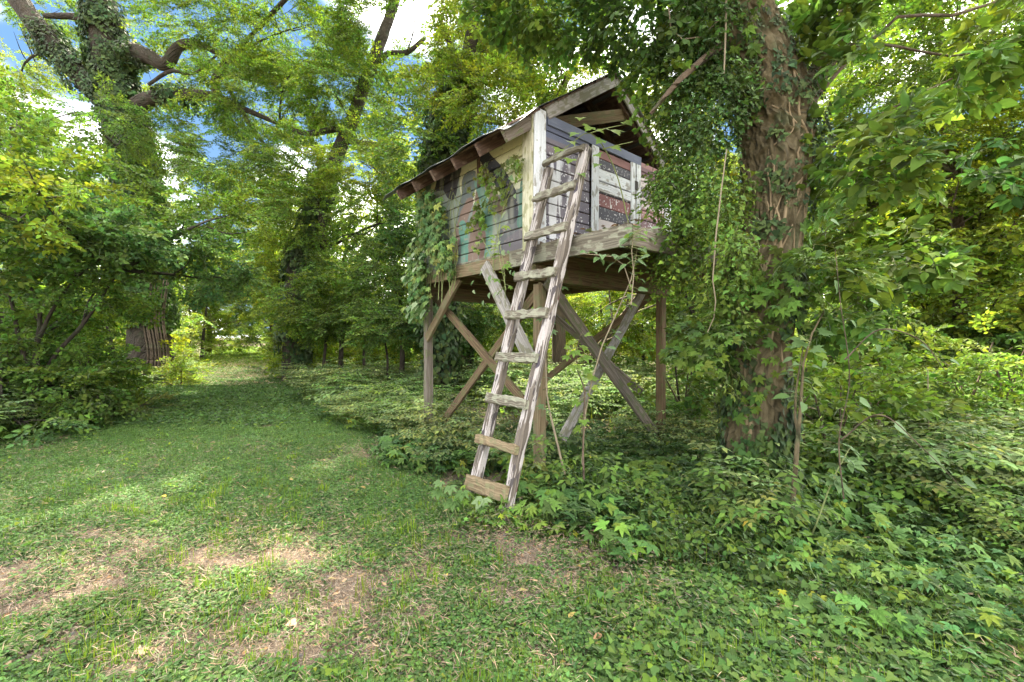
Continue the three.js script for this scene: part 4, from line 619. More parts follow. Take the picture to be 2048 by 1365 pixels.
bush(59, 'bright lime bush in sun framed by the crossed front braces', onGround(3, 13), [[1200, 620, 13, 1.3, 0.9, 1, 280, 'elm', C.lime], [1290, 620, 12, 1.0, 0.8, 0.9, 240, 'elm', C.lime], [1250, 690, 13, 0.9, 0.5, 0.8, 130, 'elm', C.lime], [1120, 620, 14, 0.9, 0.8, 0.8, 150, 'elm', C.lime]], [[[1215, 770, 13, 0.05], [1212, 690, 13, 0.04], [1200, 610, 13, 0.03]], [[1290, 770, 12.5, 0.05], [1285, 690, 12.5, 0.04]]]);
bush(61, 'scrubby bush with bare dark canes right of the front right post', onGround(3.3, 7.5), [[1390, 590, 7.5, 0.5, 0.6, 0.5, 120, 'elm', C.elm], [1400, 680, 7.5, 0.5, 0.4, 0.5, 60, 'elm', C.mid], [1360, 520, 8, 0.5, 0.4, 0.5, 60, 'elm', C.elm]], [[[1410, 860, 7.3, 0.03], [1390, 760, 7.3, 0.025], [1340, 690, 7.3, 0.02], [1330, 640, 7.3, 0.01]], [[1395, 850, 7.3, 0.025], [1400, 770, 7.3, 0.02], [1375, 700, 7.3, 0.015], [1390, 640, 7.3, 0.01]], [[1365, 850, 7.2, 0.02], [1355, 770, 7.2, 0.018], [1350, 720, 7.2, 0.01]], [[1420, 870, 7.1, 0.02], [1430, 780, 7.1, 0.018], [1410, 700, 7.1, 0.01]]]);
bush(63, 'sunny yellow green thicket filling the right edge behind the ivy tree', onGround(8.2, 8.2), [[1960, 430, 8, 1.2, 0.9, 0.9, 330, 'shrub', C.lime], [1850, 520, 9, 1.2, 0.8, 0.9, 300, 'shrub', C.lime], [2000, 590, 7.8, 1.0, 0.7, 0.8, 220, 'shrub', C.lime], [1760, 560, 9.5, 0.9, 0.8, 0.8, 170, 'shrub', C.elm], [2080, 400, 8, 0.8, 1.2, 0.9, 170, 'shrub', C.lime], [1880, 330, 9, 0.9, 0.6, 0.8, 120, 'shrub', C.elm], [2040, 700, 7.5, 0.8, 0.5, 0.7, 120, 'shrub', C.mid]], [[[1960, 800, 8.2, 0.06], [1965, 650, 8.2, 0.05], [1950, 480, 8.2, 0.03]], [[2030, 810, 8, 0.05], [2040, 650, 8, 0.04], [2060, 500, 8, 0.03]], [[1870, 790, 9, 0.05], [1860, 650, 9, 0.04], [1850, 540, 9, 0.03]]]);
bush(65, 'loose shaded bush low on the right behind the slim brown sapling', onGround(6.2, 8.6), [[1800, 690, 8.6, 1.0, 0.45, 0.8, 170, 'shrub', C.elm], [1690, 640, 8.2, 0.6, 0.5, 0.6, 90, 'shrub', C.mid], [1900, 700, 8, 0.9, 0.4, 0.7, 110, 'shrub', C.mid], [1650, 730, 7.5, 0.5, 0.4, 0.5, 50, 'shrub', C.elm]], [[[1740, 830, 8.5, 0.03], [1760, 740, 8.5, 0.025], [1790, 680, 8.5, 0.02]], [[1830, 830, 8.5, 0.03], [1826, 740, 8.5, 0.02], [1822, 690, 8.5, 0.015]]]);
plant({ seed: 67, label: 'short pale trunk standing in the undergrowth right of the ivy tree', bark: M.tanBark, base: onGround(7.8, 10), twigs: 1, radial: 16, trunk: [[1690, 815, 10, 0.17], [1697, 750, 10, 0.15], [1710, 680, 10, 0.14], [1730, 560, 10, 0.13], [1745, 420, 10, 0.12], [1770, 250, 10, 0.1]], blobs: [[1790, 330, 10, 1.3, 0.8, 1, 190, 'elm', C.elm, { gap: 0.45 }], [1700, 420, 10, 1.1, 0.8, 1, 170, 'elm', C.elm, { gap: 0.44 }], [1900, 210, 10.5, 1.2, 0.7, 1, 120, 'elm', C.lime, { gap: 0.47 }], [1800, 100, 10, 1.6, 0.9, 1.3, 170, 'elm', C.lime, { gap: 0.46 }]] });
plant({ seed: 69, label: 'airy pale leaved tree filling the upper right corner', bark: M.brownBark, base: onGround(8.4, 8), twigs: 2, trunk: [[1925, 840, 8, 0.13], [1920, 600, 8, 0.11], [1905, 350, 8, 0.1], [1880, 150, 8, 0.08], [1870, -50, 8, 0.05]], blobs: [[1790, 170, 7, 0.9, 0.8, 0.8, 190, 'elm', C.elm, { gap: 0.42 }], [1900, 60, 7, 1.0, 0.6, 0.8, 170, 'elm', C.elm, { gap: 0.44 }], [1990, 60, 7.5, 0.7, 0.6, 0.7, 100, 'elm', C.lime, { gap: 0.44 }], [1700, 40, 8, 1.0, 0.8, 0.9, 180, 'elm', C.elm, { gap: 0.42 }], [1850, 270, 8, 0.9, 0.5, 0.8, 120, 'elm', C.lime, { gap: 0.44 }], [1990, 330, 7.5, 0.8, 0.4, 0.7, 110, 'elm', C.lime, { gap: 0.42 }], [2090, 180, 7, 0.5, 0.9, 0.7, 90, 'elm', C.elm, { gap: 0.44 }]] });
plant({ seed: 70, label: 'low branched tree arching over the far end of the path', bark: M.darkBark, base: onGround(-13.4, 27), trunk: [[598, 725, 27, 0.2], [590, 660, 27, 0.17], [560, 600, 27, 0.14], [520, 560, 27, 0.09], [470, 540, 27, 0.05]], blobs: [[480, 555, 27, 2.6, 0.8, 1.6, 130, 'far', C.mid, LO], [575, 570, 26, 1.8, 1.6, 1.6, 170, 'far', C.elm, LO], [385, 570, 28, 1.8, 1.6, 1.6, 150, 'far', C.elm, LO], [500, 490, 27, 2.6, 1.8, 1.8, 190, 'far', C.lime, LO]] });
const thicket = (seed, label, x, Z, px, py, n, col, h) => { const r = rngOf(seed); bush(seed, label, onGround(x, Z), [[px, py, Z, 0.75, h, 0.65, n, 'shrub', col, LO], [px + 80, py + 40, Z + 0.3, 0.6, h * 0.7, 0.6, n * 0.5 | 0, 'shrub', C.mid, LO], [px - 70, py - 30, Z - 0.2, 0.5, h * 0.8, 0.5, n * 0.4 | 0, 'shrub', C.elm, LO]], [0, 1, 2, 3].map((k) => { const q = px - 60 + k * 40, b = HZ + EYE / Z * F; return [[q, b + 8, Z, 0.02], [q + rnd(r, -20, 20), (b + py) / 2, Z, 0.015], [q + rnd(r, -50, 50), py - 40, Z, 0.006]]; }), M.brownBark); };
thicket(72, 'scrubby green sapling clump directly right of the ivy tree foot', 3.5, 4.7, 1680, 800, 34, C.elm, 0.45);
thicket(73, 'waist high bush in the right clearing beyond the slim brown sapling', 5.2, 5.8, 1800, 780, 46, C.mid, 0.45);
thicket(74, 'leafy bush cut by the right edge of the photo at half height', 6.3, 5.4, 2010, 760, 50, C.elm, 0.55);
thicket(75, 'pale green scrub farther back between the two right hand thickets', 7.1, 7.4, 1850, 730, 60, C.lime, 0.6);
thicket(76, 'bushy growth around the base of the front right post', 2.9, 6.2, 1430, 770, 24, C.mid, 0.35);
// trees farther back, each with its trunk
[[415, 30, 'lime crowned tree beyond the left bend of the path', C.lime, 7.5], [690, 24, 'yellow green tree far behind the fern bank, left of the leaning trunk', C.lime, 8], [860, 19, 'tall pale green tree left behind the playhouse roof', C.lime, 8.5], [960, 24, 'thin tree showing below the playhouse floor far behind the ladder', C.lime, 6], [1420, 17, 'sunlit tree behind the hanging ivy curtain', C.lime, 7], [1600, 16, 'tall green tree right behind the ivy tree', C.elm, 8], [1830, 16, 'light green tree behind the sunny right thicket', C.lime, 8], [2060, 14, 'green tree at the far right edge under the sky gap', C.lime, 6.5], [150, 21, 'shaded tree behind the broad left shrub', C.mid, 8], [10, 18, 'dark tree at the far left edge behind the shrub', C.mid, 8], [540, 30, 'tall tree closing the view over the end of the path', C.elm, 11], [230, 26, 'slim tree behind the massive trunk', C.lime, 8]].forEach(([px, Z, label, col, h], k) => {
  const x = (px - 1024) / F * Z, b = onGround(x, Z), pyAt = (y) => HZ - (y - EYE) / Z * F, r = rngOf(300 + k);
  plant({ seed: 200 + k, label, base: b, group: undefined, twigs: 1, radial: 9, bark: k % 2 ? M.darkBark : M.brownBark, trunk: [[px, pyAt(b.y - 0.1), Z, 0.2], [px + rnd(r, -6, 6), pyAt(2), Z, 0.16], [px + rnd(r, -14, 14), pyAt(4.5), Z, 0.13], [px + rnd(r, -20, 20), pyAt(h), Z, 0.07]], blobs: [0, 1, 2, 3, 4].map((q) => [px + rnd(r, -70, 70), pyAt(lerp(1.8, h, q / 4)), Z + rnd(r, -1, 1), rnd(r, 1.3, 2.0), rnd(r, 0.9, 1.3), rnd(r, 1.2, 1.8), 110, 'far', col, { gap: 0.42, size: 0.8 }]) });
});
// the wood beyond: one mass that nobody could count
{
  const r = rngOf(77), list = [], stems = [];
  while (list.length < 12000) {
    const a = rnd(r, -1.35, 1.35), Z0 = rnd(r, 22, 62), x = Math.tan(a) * Z0 * 0.9, Z = Z0, top = 8.5 + 6 * vnoise(x * 0.12, Z * 0.12) , y = groundY(x, -Z) + 0.3 + top * Math.pow(r(), 1.5), off = Math.abs(x - pathX(Z));
    if (Math.abs(x) > 70) continue; if (Z < 66 && off < pathW(Z) + 1.5 + 3 * smooth(32, 45, Z) && y < 14) continue; if (x > 0.5 && x < 9 && Z < 33) continue; if (fbm(x * 0.3, y * 0.4, Z * 0.3, 2) < 0.40) continue;
    const d = V(rnd(r, -1, 1), -0.1, rnd(r, 0, 1)); list.push({ m: place(V(x, y, -Z), d, V(0, 1, 0).addScaledVector(unit(r), 0.5), rnd(r, 0.9, 1.7)), c: tint(r, vnoise(x * 0.2, Z * 0.2, 4) > 0.45 ? C.lime : C.elm) });
  }
  for (let k = 0; k < 260; k++) { const x = rnd(r, -60, 40), Z = rnd(r, 20, 55); if (Math.abs(x - pathX(Z)) < pathW(Z) + 0.8) continue; const b = onGround(x, Z), R = rnd(r, 0.04, 0.14), h = rnd(r, 3, 8); stems.push(tube([b.clone().setY(b.y - 0.1), b.clone().add(V(rnd(r, -0.2, 0.2), h * 0.5, 0)), b.clone().add(V(rnd(r, -0.8, 0.8), h, 0))], [R, R * 0.8, R * 0.4], { radial: 6, seg: 5 })); }
  // a closing stand past the end of the path
  for (let k = 0; k < 2600; k++) { const x = rnd(r, -64, -24), Z = rnd(r, 64, 76), y = groundY(x, -Z) + (Math.abs(x - pathX(Z)) < 4 ? 1.2 : 0) + 14 * Math.pow(r(), 1.3); list.push({ m: place(V(x, y, -Z), V(rnd(r, -1, 1), 0, 1), V(0, 1, 0).addScaledVector(unit(r), 0.5), rnd(r, 1.6, 2.8)), c: tint(r, C.mid) }); }
  const brush = [];
  for (let k = 0; k < 30000 && brush.length < 5200; k++) {
    const Z = rnd(r, 15, 30), x = rnd(r, -1.5, 1.5) * Z, y = groundY(x, -Z) + 0.2 + 3.4 * Math.pow(r(), 1.4); if (Math.abs(x - pathX(Z)) < pathW(Z) + 0.5) continue; if (x > 0.5 && x < 8 && Z < 26) continue; if (fbm(x * 0.5, y * 0.7, Z * 0.5, 2) < 0.42) continue;
    brush.push({ m: place(V(x, y, -Z), V(rnd(r, -1, 1), rnd(r, -0.2, 0.4), rnd(r, 0, 1)), V(0, 1, 0).addScaledVector(unit(r), 0.6), rnd(r, 0.7, 1.3)), c: tint(r, vnoise(x * 0.4, Z * 0.4, 9) > 0.4 ? C.lime : C.elm) });
  }
  for (let k = 0; k < 9000 && brush.length < 6900; k++) {
    const Z = rnd(r, 8.5, 16), x = rnd(r, 0.62, 1.5) * Z, y = groundY(x, -Z) + 0.1 + 1.9 * Math.pow(r(), 1.3); if (fbm(x * 0.6, y * 0.7, Z * 0.6, 2) < 0.45) continue;
    brush.push({ m: place(V(x, y, -Z), V(rnd(r, -1, 1), rnd(r, -0.2, 0.4), rnd(r, 0, 1)), V(0, 1, 0).addScaledVector(unit(r), 0.6), rnd(r, 0.5, 0.9)), c: tint(r, r() < 0.06 ? [0.30, 0.17, 0.07] : vnoise(x * 0.5, Z * 0.5, 9) > 0.45 ? C.lime : C.elm) });
  }
  copies('tangled_brush', K.far, M.leaf, brush, scene, { label: 'sunlit tangled brush between the trunks in the middle distance', category: 'brush' });
  copies('distant_woods', K.far, M.leaf, list, scene, { label: 'sunlit woodland massed far behind everything', category: 'woods' });
  part('distant_trunks', mergeGeometries(stems), M.darkBark, scene, { kind: 'stuff', label: 'thin dark trunks in the far woodland', category: 'woods' });
}
// ---------------------------------------------------------------- vines on the playhouse, twigs, saplings, fallen wood
const LEAFG = (seed, f) => { const g = new Leaves(); f(g, rngOf(seed)); return g.build(); };
const leafMat = (c, m = M.leaf) => { const k = m.clone(); k.color.setRGB(...c); return k; };
const ONE = [1, 1, 1];
const mapleG = [1, 2, 3].map((k) => LEAFG(k, (g) => g.lobed(V(0, 0, 0), V(0, 0, 1), V(0, 1, 0), 1, MAPLE, ONE, 0.16 + 0.05 * k)));
const palmG = [1, 2, 3].map((k) => LEAFG(k, (g) => g.palm(V(0, 0, 0), V(0, 0, 1), V(0, 1, 0), 1, 0.48, ONE, 3)));
const heartG = [1, 2].map((k) => LEAFG(k, (g) => g.lobed(V(0, 0, 0), V(0, 0, 1), V(0, 1, 0), 1, HEART, ONE, 0.2)));
const ovalG = [1, 2].map((k) => LEAFG(k, (g) => g.blade(V(0, 0, 0), V(0, 0, 1), V(0, 1, 0), 1, 0.55, ONE, 3, 0.2 + 0.1 * k)));
// single leaves, each a part of its plant
function leaf(parent, geos, mats, r, p, dir, up, size) { const m = part('leaf', geos[Math.floor(r() * geos.length)], mats[Math.floor(r() * mats.length)], parent); m.applyMatrix4(place(p, dir, up, size)); return m; }
const lit = [leafMat([0.17, 0.27, 0.025]), leafMat([0.14, 0.25, 0.03]), leafMat([0.20, 0.28, 0.03])], cool = [leafMat([0.11, 0.19, 0.06], M.waxLeaf), leafMat([0.08, 0.155, 0.035], M.waxLeaf), leafMat([0.13, 0.21, 0.085], M.waxLeaf)], dark = [leafMat([0.06, 0.12, 0.03], M.waxLeaf), leafMat([0.08, 0.15, 0.035], M.waxLeaf)], paleL = [leafMat([0.24, 0.31, 0.15], M.waxLeaf), leafMat([0.19, 0.27, 0.12], M.waxLeaf)];
const HOUSE = (x, y, z) => toWorld(x, y, z), hdir = (x, y, z) => V(x, y, z).applyAxisAngle(V(0, 1, 0), HT);
{ // bright maple-leaved twig over the top of the ladder
  const r = rngOf(501), o = P(1262, 470, 4.0), t = thing('maple_vine', 'bright lobed leaf vine sprig lying across the top of the ladder', 'vine', o), L = (a) => P(...a).sub(o);
  for (const l of [[[1262, 470, 4.0], [1225, 330, 3.95], [1180, 268, 3.9], [1140, 290, 3.85], [1112, 312, 3.85]], [[1180, 268, 3.9], [1215, 258, 3.88], [1255, 250, 3.88]], [[1205, 300, 3.92], [1235, 292, 3.88], [1265, 285, 3.86]]]) part('stem', tube(l.map(L), [0.006, 0.003], { radial: 6, seg: 16, rough: 0.05 }), M.greenStem, t);
  for (const [x, y, s, a] of [[1228, 262, 0.16, 0.4], [1212, 282, 0.10, -0.8], [1188, 256, 0.11, -0.5], [1162, 268, 0.10, -1.2], [1145, 285, 0.10, 0.6], [1128, 300, 0.09, -0.7], [1200, 262, 0.09, 1.4], [1232, 296, 0.10, 1.0], [1200, 310, 0.08, 0.3], [1150, 320, 0.10, -0.4], [1165, 348, 0.09, 0.9], [1168, 238, 0.08, -0.2], [1255, 246, 0.10, 0.6], [1205, 330, 0.08, -0.9]]) leaf(t, mapleG, lit, r, L([x - 8, y, 3.86]), V(Math.sin(a), -0.5, 0.5 + 0.3 * Math.cos(a)), V(rnd(r, -0.3, 0.3), 0.75, 0.65), s);
}
{ // creeper over the left half of the camouflaged wall, trailing below the deck
  const r = rngOf(503), o = HOUSE(-0.06, 2.0, -3.2), t = thing('wall_creeper', 'leafy creeper climbing the far half of the camouflage wall and trailing past the far post', 'vine', o), list = [], at = (x, y, z) => HOUSE(x, y, z).sub(o);
  for (let k = 0; k < 12; k++) { const z = rnd(r, -3.45, -2.3), n = 6, ps = []; for (let i = 0; i <= n; i++) ps.push(at(-0.03 - r() * 0.03, lerp(rnd(r, 1.9, 2.2), rnd(r, 2.9, 3.5), i / n), z + (i / n) * rnd(r, -0.1, 0.35))); part('stem', tube(ps, [0.006, 0.003], { radial: 5, seg: 20 }), M.greenStem, t); }
  const N = hdir(-1, 0, 0);
  for (let k = 0; k < 1500 && list.length < 160; k++) {
    const z = rnd(r, -3.5, -2.0), y = rnd(r, 1.75, 3.5), u = (-1.09 - z) / 2.35, v = (y - 2.37) / 1.3, d = fbm(z * 2.4, y * 2.0, 5, 3) + 0.16 * smooth(0.55, 0.85, u) - 0.2 * smooth(0.62, 0.42, u) - 0.35 * smooth(0.55, 1.0, v) * smooth(0.9, 0.6, u);
    if (d < 0.49 || (z < -3.22 && y > 2.75) || (y < 2.3 && z > -3.05)) continue; list.push({ m: place(at(-0.05 - r() * 0.06, y, z), N.clone().addScaledVector(unit(r), 0.35), V(0, 1, 0), rnd(r, 0.55, 0.95)), c: tint(r, r() < 0.3 ? C.pale : C.blue) });
  }
  copies('foliage', K.palmMat, M.waxLeaf, list, t);
  for (let k = 0; k < 46; k++) { const z = rnd(r, -3.55, -2.7), y = rnd(r, 1.55, 3.2); if ((k > 20 && z > -3.2) || (y > 2.7 && z < -3.2)) continue; leaf(t, heartG.concat(mapleG), r() < 0.4 ? paleL : k % 3 ? cool : lit, r, at(-0.10 - r() * 0.16, y, z), N.clone().multiplyScalar(0.6).add(hdir(0, -0.6, rnd(r, -0.5, 0.5))), N.clone().add(V(0, 0.6, 0)), rnd(r, 0.08, 0.14)); }
}
{ // a lighter, finer vine at the near end of the same wall
  const r = rngOf(505), o = HOUSE(-0.05, 2.1, -1.45), t = thing('wall_creeper', 'thin light vine with small leaves beside the cream corner board', 'vine', o), at = (x, y, z) => HOUSE(x, y, z).sub(o), N = hdir(-1, 0, 0), list = [];
  for (const l of [[[-0.03, 1.75, -1.62], [-0.04, 2.3, -1.7], [-0.04, 2.8, -1.55], [-0.05, 3.2, -1.35], [-0.05, 3.45, -1.2]], [[-0.03, 1.6, -1.5], [-0.05, 2.2, -1.5], [-0.04, 2.6, -1.62], [-0.05, 3.0, -1.75]], [[-0.05, 2.8, -1.55], [-0.07, 3.0, -1.35], [-0.08, 3.15, -1.15]], [[-0.05, 2.35, -1.7], [-0.06, 2.7, -1.95], [-0.05, 2.9, -2.1]]]) part('stem', tube(l.map((a) => at(...a)), [0.005, 0.002], { radial: 5, seg: 20 }), M.greenStem, t);
  for (let k = 0; k < 900 && list.length < 40; k++) { const z = rnd(r, -2.05, -1.18), y = rnd(r, 2.0, 3.35); if (fbm(z * 3, y * 2.4, 11, 2) < 0.54) continue; list.push({ m: place(at(-0.04 - r() * 0.05, y, z), N.clone().addScaledVector(unit(r), 0.4), V(0, 1, 0), rnd(r, 0.4, 0.7)), c: tint(r, r() < 0.4 ? C.pale : C.elm) }); }
  copies('foliage', K.palmMat, M.leaf, list, t);
  for (let k = 0; k < 26; k++) leaf(t, ovalG, k % 3 ? cool : paleL, r, at(-0.07 - r() * 0.08, rnd(r, 1.8, 3.2), rnd(r, -1.95, -1.25)), N.clone().multiplyScalar(0.4).add(hdir(0, -0.5, rnd(r, -0.8, 0.8))), N.clone().add(V(0, 0.5, 0)), rnd(r, 0.05, 0.10));
}
{ // saplings and vine canes growing up in front of the deck
  const r = rngOf(507), cane = (label, pts, leaves, mats, stems, size) => {
    const g0 = P(...pts[0]); const t = thing('vine_sapling', label, 'sapling', g0), L = (a) => P(a[0], a[1], a[2]).sub(g0);
    part('stem', tube(pts.map(L), pts.map((a) => a[3]), { radial: 7, rough: 0.06 }), stems, t);
    const c = new THREE.CatmullRomCurve3(pts.map(L));
    for (let k = 0; k < leaves[0]; k++) { const p = c.getPoint(rnd(r, leaves[1], 1)), a = r() * 6.28, d = V(Math.cos(a), rnd(r, -0.5, 0.2), Math.sin(a)).normalize(), q = p.clone().addScaledVector(d, rnd(r, 0.03, 0.09)); part('stalk', tube([p, p.clone().lerp(q, 0.5).add(V(0, 0.01, 0)), q], [0.002, 0.0015], { radial: 4, seg: 3 }), M.greenStem, t); leaf(t, leaves[2], mats, r, q, d, V(rnd(r, -0.4, 0.4), 0.8, 0.5), size * rnd(r, 0.7, 1.25)); }
  };
  cane('slender leafy vine cane rising in front of the deck corner', [[1165, 930, 3.6, 0.008], [1172, 820, 3.6, 0.007], [1205, 690, 3.6, 0.006], [1262, 560, 3.6, 0.005], [1278, 470, 3.6, 0.003]], [34, 0.35, ovalG.concat(heartG)], lit.concat(cool), M.dryStem, 0.085);
  cane('bare tan cane leaning beside the ladder foot', [[1130, 950, 3.7, 0.011], [1108, 860, 3.75, 0.01], [1094, 790, 3.8, 0.008], [1096, 640, 3.9, 0.006], [1120, 560, 4.0, 0.003]], [16, 0.3, palmG], cool, M.dryStem, 0.07);
  cane('green leafed cane under the crossed front braces', [[1168, 960, 3.5, 0.009], [1166, 880, 3.5, 0.008], [1170, 780, 3.55, 0.007], [1150, 720, 3.6, 0.004], [1165, 660, 3.6, 0.002]], [26, 0.3, palmG.concat(mapleG)], lit, M.brownBark, 0.08);
  cane('drooping thin vine arching before the rim beam', [[1262, 575, 3.35, 0.004], [1240, 520, 3.35, 0.004], [1205, 512, 3.35, 0.004], [1165, 508, 3.4, 0.003]], [9, 0.2, ovalG], cool, M.dryStem, 0.09);
  cane('leafy sprig sprouting over the near corner of the deck', [[1262, 610, 3.3, 0.005], [1268, 530, 3.3, 0.004], [1262, 480, 3.3, 0.003], [1290, 455, 3.3, 0.002]], [30, 0.3, ovalG.concat(heartG)], cool.concat(lit), M.dryStem, 0.08);
  cane('hanging creeper strand trailing below the side beam', [[1012, 580, 3.9, 0.003], [1004, 540, 3.9, 0.003], [996, 500, 3.95, 0.003], [1000, 450, 4.0, 0.002]], [16, 0.0, palmG.concat(heartG)], lit, M.greenStem, 0.06);
  cane('brown sapling with a straight slim stem in the lower right undergrowth', [[1580, 1085, 3.15, 0.021], [1590, 980, 3.15, 0.018], [1597, 880, 3.15, 0.016], [1602, 820, 3.15, 0.012], [1612, 700, 3.2, 0.008], [1650, 620, 3.3, 0.004]], [26, 0.6, ovalG.concat(mapleG)], cool.concat(lit), M.tanBark, 0.10);
  cane('short forked sapling left of the slim brown one', [[1600, 880, 3.2, 0.011], [1590, 820, 3.2, 0.009], [1598, 750, 3.2, 0.007], [1608, 690, 3.2, 0.004]], [12, 0.5, ovalG], cool, M.tanBark, 0.08);
  cane('thin upright dead stalk in the right hand clearing', [[1862, 900, 4.8, 0.008], [1858, 800, 4.8, 0.007], [1857, 740, 4.8, 0.004]], [3, 0.7, ovalG], cool, M.dryStem, 0.06);
  cane('two leaved seedling stem bending over at the lower right', [[1620, 1090, 3.0, 0.006], [1650, 1010, 3.0, 0.006], [1668, 960, 3.0, 0.004], [1700, 900, 3.0, 0.003]], [10, 0.5, palmG], cool, M.greenStem, 0.10);
}
{ // large near leaves at the right, blurred green against the slope
  const r = rngOf(509), o = P(1690, 1000, 2.9), t = thing('broadleaf_sapling', 'sapling with drooping oval leaves on arching thin stems right of the ivy tree', 'sapling', o), L = (a) => P(...a).sub(o);
  for (const l of [[[1690, 1000, 2.9], [1680, 880, 2.85], [1700, 760, 2.8], [1680, 600, 2.75], [1670, 500, 2.7]], [[1690, 720, 2.8], [1760, 660, 2.75], [1840, 680, 2.7], [1890, 740, 2.65]], [[1685, 880, 2.85], [1760, 830, 2.75], [1850, 900, 2.65], [1930, 980, 2.6]]]) part('stem', tube(l.map(L), [0.005, 0.002], { radial: 6, seg: 24 }), M.brownBark, t);
  for (const [x, y, s0, dx, dy] of [[1668, 560, 0.22, 0.25, -1], [1640, 500, 0.16, -0.5, -0.8], [1700, 640, 0.16, 0.6, -0.7], [1755, 690, 0.13, 0.1, -1], [1770, 660, 0.16, 0.9, -0.4], [1840, 690, 0.2, 0.9, -0.35], [1900, 720, 0.18, 0.9, -0.4], [1720, 800, 0.2, 0.8, -0.5], [1790, 850, 0.24, 0.8, -0.55], [1860, 910, 0.22, 0.8, -0.6], [1930, 960, 0.22, 0.85, -0.5], [1650, 720, 0.14, -0.3, -0.9], [1660, 440, 0.15, 0.5, -0.4], [1690, 540, 0.15, 0.9, -0.2], [1740, 600, 0.16, 0.9, -0.5]]) leaf(t, ovalG.concat(heartG), dark.concat(cool), r, L([x, y, 2.75]), V(dx, dy, 0.3), V(0.2, 0.7, 0.7), s0 * 0.42);
}
{ // pale five-leaved creeper by the foot of the ladder
  const r = rngOf(511), o = G(940, 1040), t = thing('creeper_plant', 'pale five leaved creeper at the foot of the ladder', 'plant', o), L = (x, y, Z) => P(x, y, Z).sub(o);
  for (const [x, y, s] of [[925, 985, 0.09], [965, 1000, 0.12], [905, 1005, 0.10], [950, 1030, 0.13], [915, 1040, 0.12], [980, 1035, 0.09], [900, 975, 0.08], [1000, 1050, 0.09], [935, 1062, 0.10], [875, 985, 0.08], [880, 965, 0.07], [965, 1062, 0.08]]) { const Z = 3.35, p = L(x, y, Z); part('stalk', tube([V(p.x * 0.6, 0, p.z), V(p.x * 0.85, p.y * 0.6, p.z), p], [0.003, 0.002], { radial: 4, seg: 5 }), M.greenStem, t); leaf(t, palmG, y > 1020 || s > 0.11 ? paleL : cool, r, p, V(rnd(r, -0.7, 0.7), -0.35, 0.8), V(rnd(r, -0.2, 0.2), 0.85, 0.5), s); }
}
{ // fallen boughs on the right
  const bough = (label, list) => { const o = P(list[0][0][0], list[0][0][1], list[0][0][2]), t = thing('fallen_branch', label, 'branch', o); list.forEach((l, k) => part(k ? 'twig' : 'bough', tube(l.map((a) => P(a[0], a[1], a[2]).sub(o)), l.map((a) => a[3]), { radial: 7, rough: 0.1 }), M.dryStem, t)); };
  bough('grey fallen branch reaching in at the right edge above the slope', [[[2075, 915, 4.2, 0.03], [2040, 935, 4.2, 0.028], [2015, 960, 4.2, 0.02], [2000, 990, 4.2, 0.014], [1975, 1005, 4.2, 0.008]], [[2015, 958, 4.2, 0.014], [1960, 930, 4.4, 0.012], [1900, 905, 4.6, 0.01], [1830, 890, 4.8, 0.005]], [[1990, 940, 4.3, 0.01], [1950, 985, 4.2, 0.008], [1905, 965, 4.3, 0.004]]]);
  bough('dark fallen branch crossing the right hand clearing', [[[2060, 925, 4.9, 0.025], [1990, 880, 5.0, 0.02], [1930, 850, 5.1, 0.016], [1850, 865, 5.2, 0.008]], [[1935, 852, 5.1, 0.01], [1920, 830, 5.1, 0.008], [1905, 815, 5.1, 0.004]], [[1960, 870, 5.1, 0.012], [1900, 915, 5.0, 0.008], [1860, 910, 5.0, 0.004]]]);
  bough('tangle of thin dead twigs low on the right slope', [[[1900, 985, 3.9, 0.01], [1850, 960, 4.0, 0.009], [1800, 950, 4.1, 0.005]], [[1880, 1000, 3.9, 0.007], [1820, 990, 3.9, 0.006], [1760, 1010, 3.9, 0.003]], [[2040, 1020, 3.8, 0.01], [1950, 990, 3.8, 0.007], [1890, 960, 3.9, 0.004]]]);
  bough('long dry stick across the lower right groundcover', [[[1690, 1105, 2.95, 0.006], [1730, 1180, 2.55, 0.006], [1800, 1280, 2.2, 0.005], [1850, 1340, 2.0, 0.003]], [[1725, 1170, 2.6, 0.004], [1800, 1200, 2.5, 0.003]]]);
}
{ // single fallen leaves that stand out
  const r = rngOf(513), y = [leafMat([0.55, 0.38, 0.03], M.dryLeaf)], tan = [leafMat([0.42, 0.27, 0.16], M.dryLeaf), leafMat([0.36, 0.20, 0.10], M.dryLeaf)], drop = (px, py, s, mats, geos, label) => { const p = G(px, py); p.y += 0.035; const m = new THREE.Mesh(geos[0], mats[Math.floor(r() * mats.length)]); m.name = numbered('fallen_leaf'); m.applyMatrix4(place(p, V(rnd(r, -1, 1), 0.1, rnd(r, -1, 1)), V(rnd(r, -0.3, 0.3), 1, 0.25), s)); m.userData = { label, category: 'leaf' }; scene.add(m); };
  drop(1163, 1148, 0.055, y, ovalG, 'bright yellow fallen leaf on the bare patch below the ladder'); drop(893, 1165, 0.04, y, ovalG, 'yellow fallen leaf in the grass left of the bare patch'); drop(330, 1012, 0.05, y, ovalG, 'small yellow leaf lying far left on the lawn'); drop(590, 1262, 0.05, tan, heartG, 'tan curled leaf lying on the grass at lower left centre'); drop(1550, 1222, 0.07, tan, ovalG, 'pinkish dry leaf in the groundcover at lower right'); drop(1745, 1145, 0.06, tan, heartG, 'pale tan dead leaf caught in the stick at the right'); drop(1205, 1285, 0.06, tan, ovalG, 'grey brown dry leaf at bottom centre right'); drop(1490, 1115, 0.06, tan, mapleG, 'crumpled brown leaf in front of the ivy tree'); drop(270, 1330, 0.05, tan, mapleG, 'brown dead leaf near the lower left corner'); drop(1640, 1350, 0.05, tan, heartG, 'pale stonelike dead leaf at the bottom edge right of centre');
}
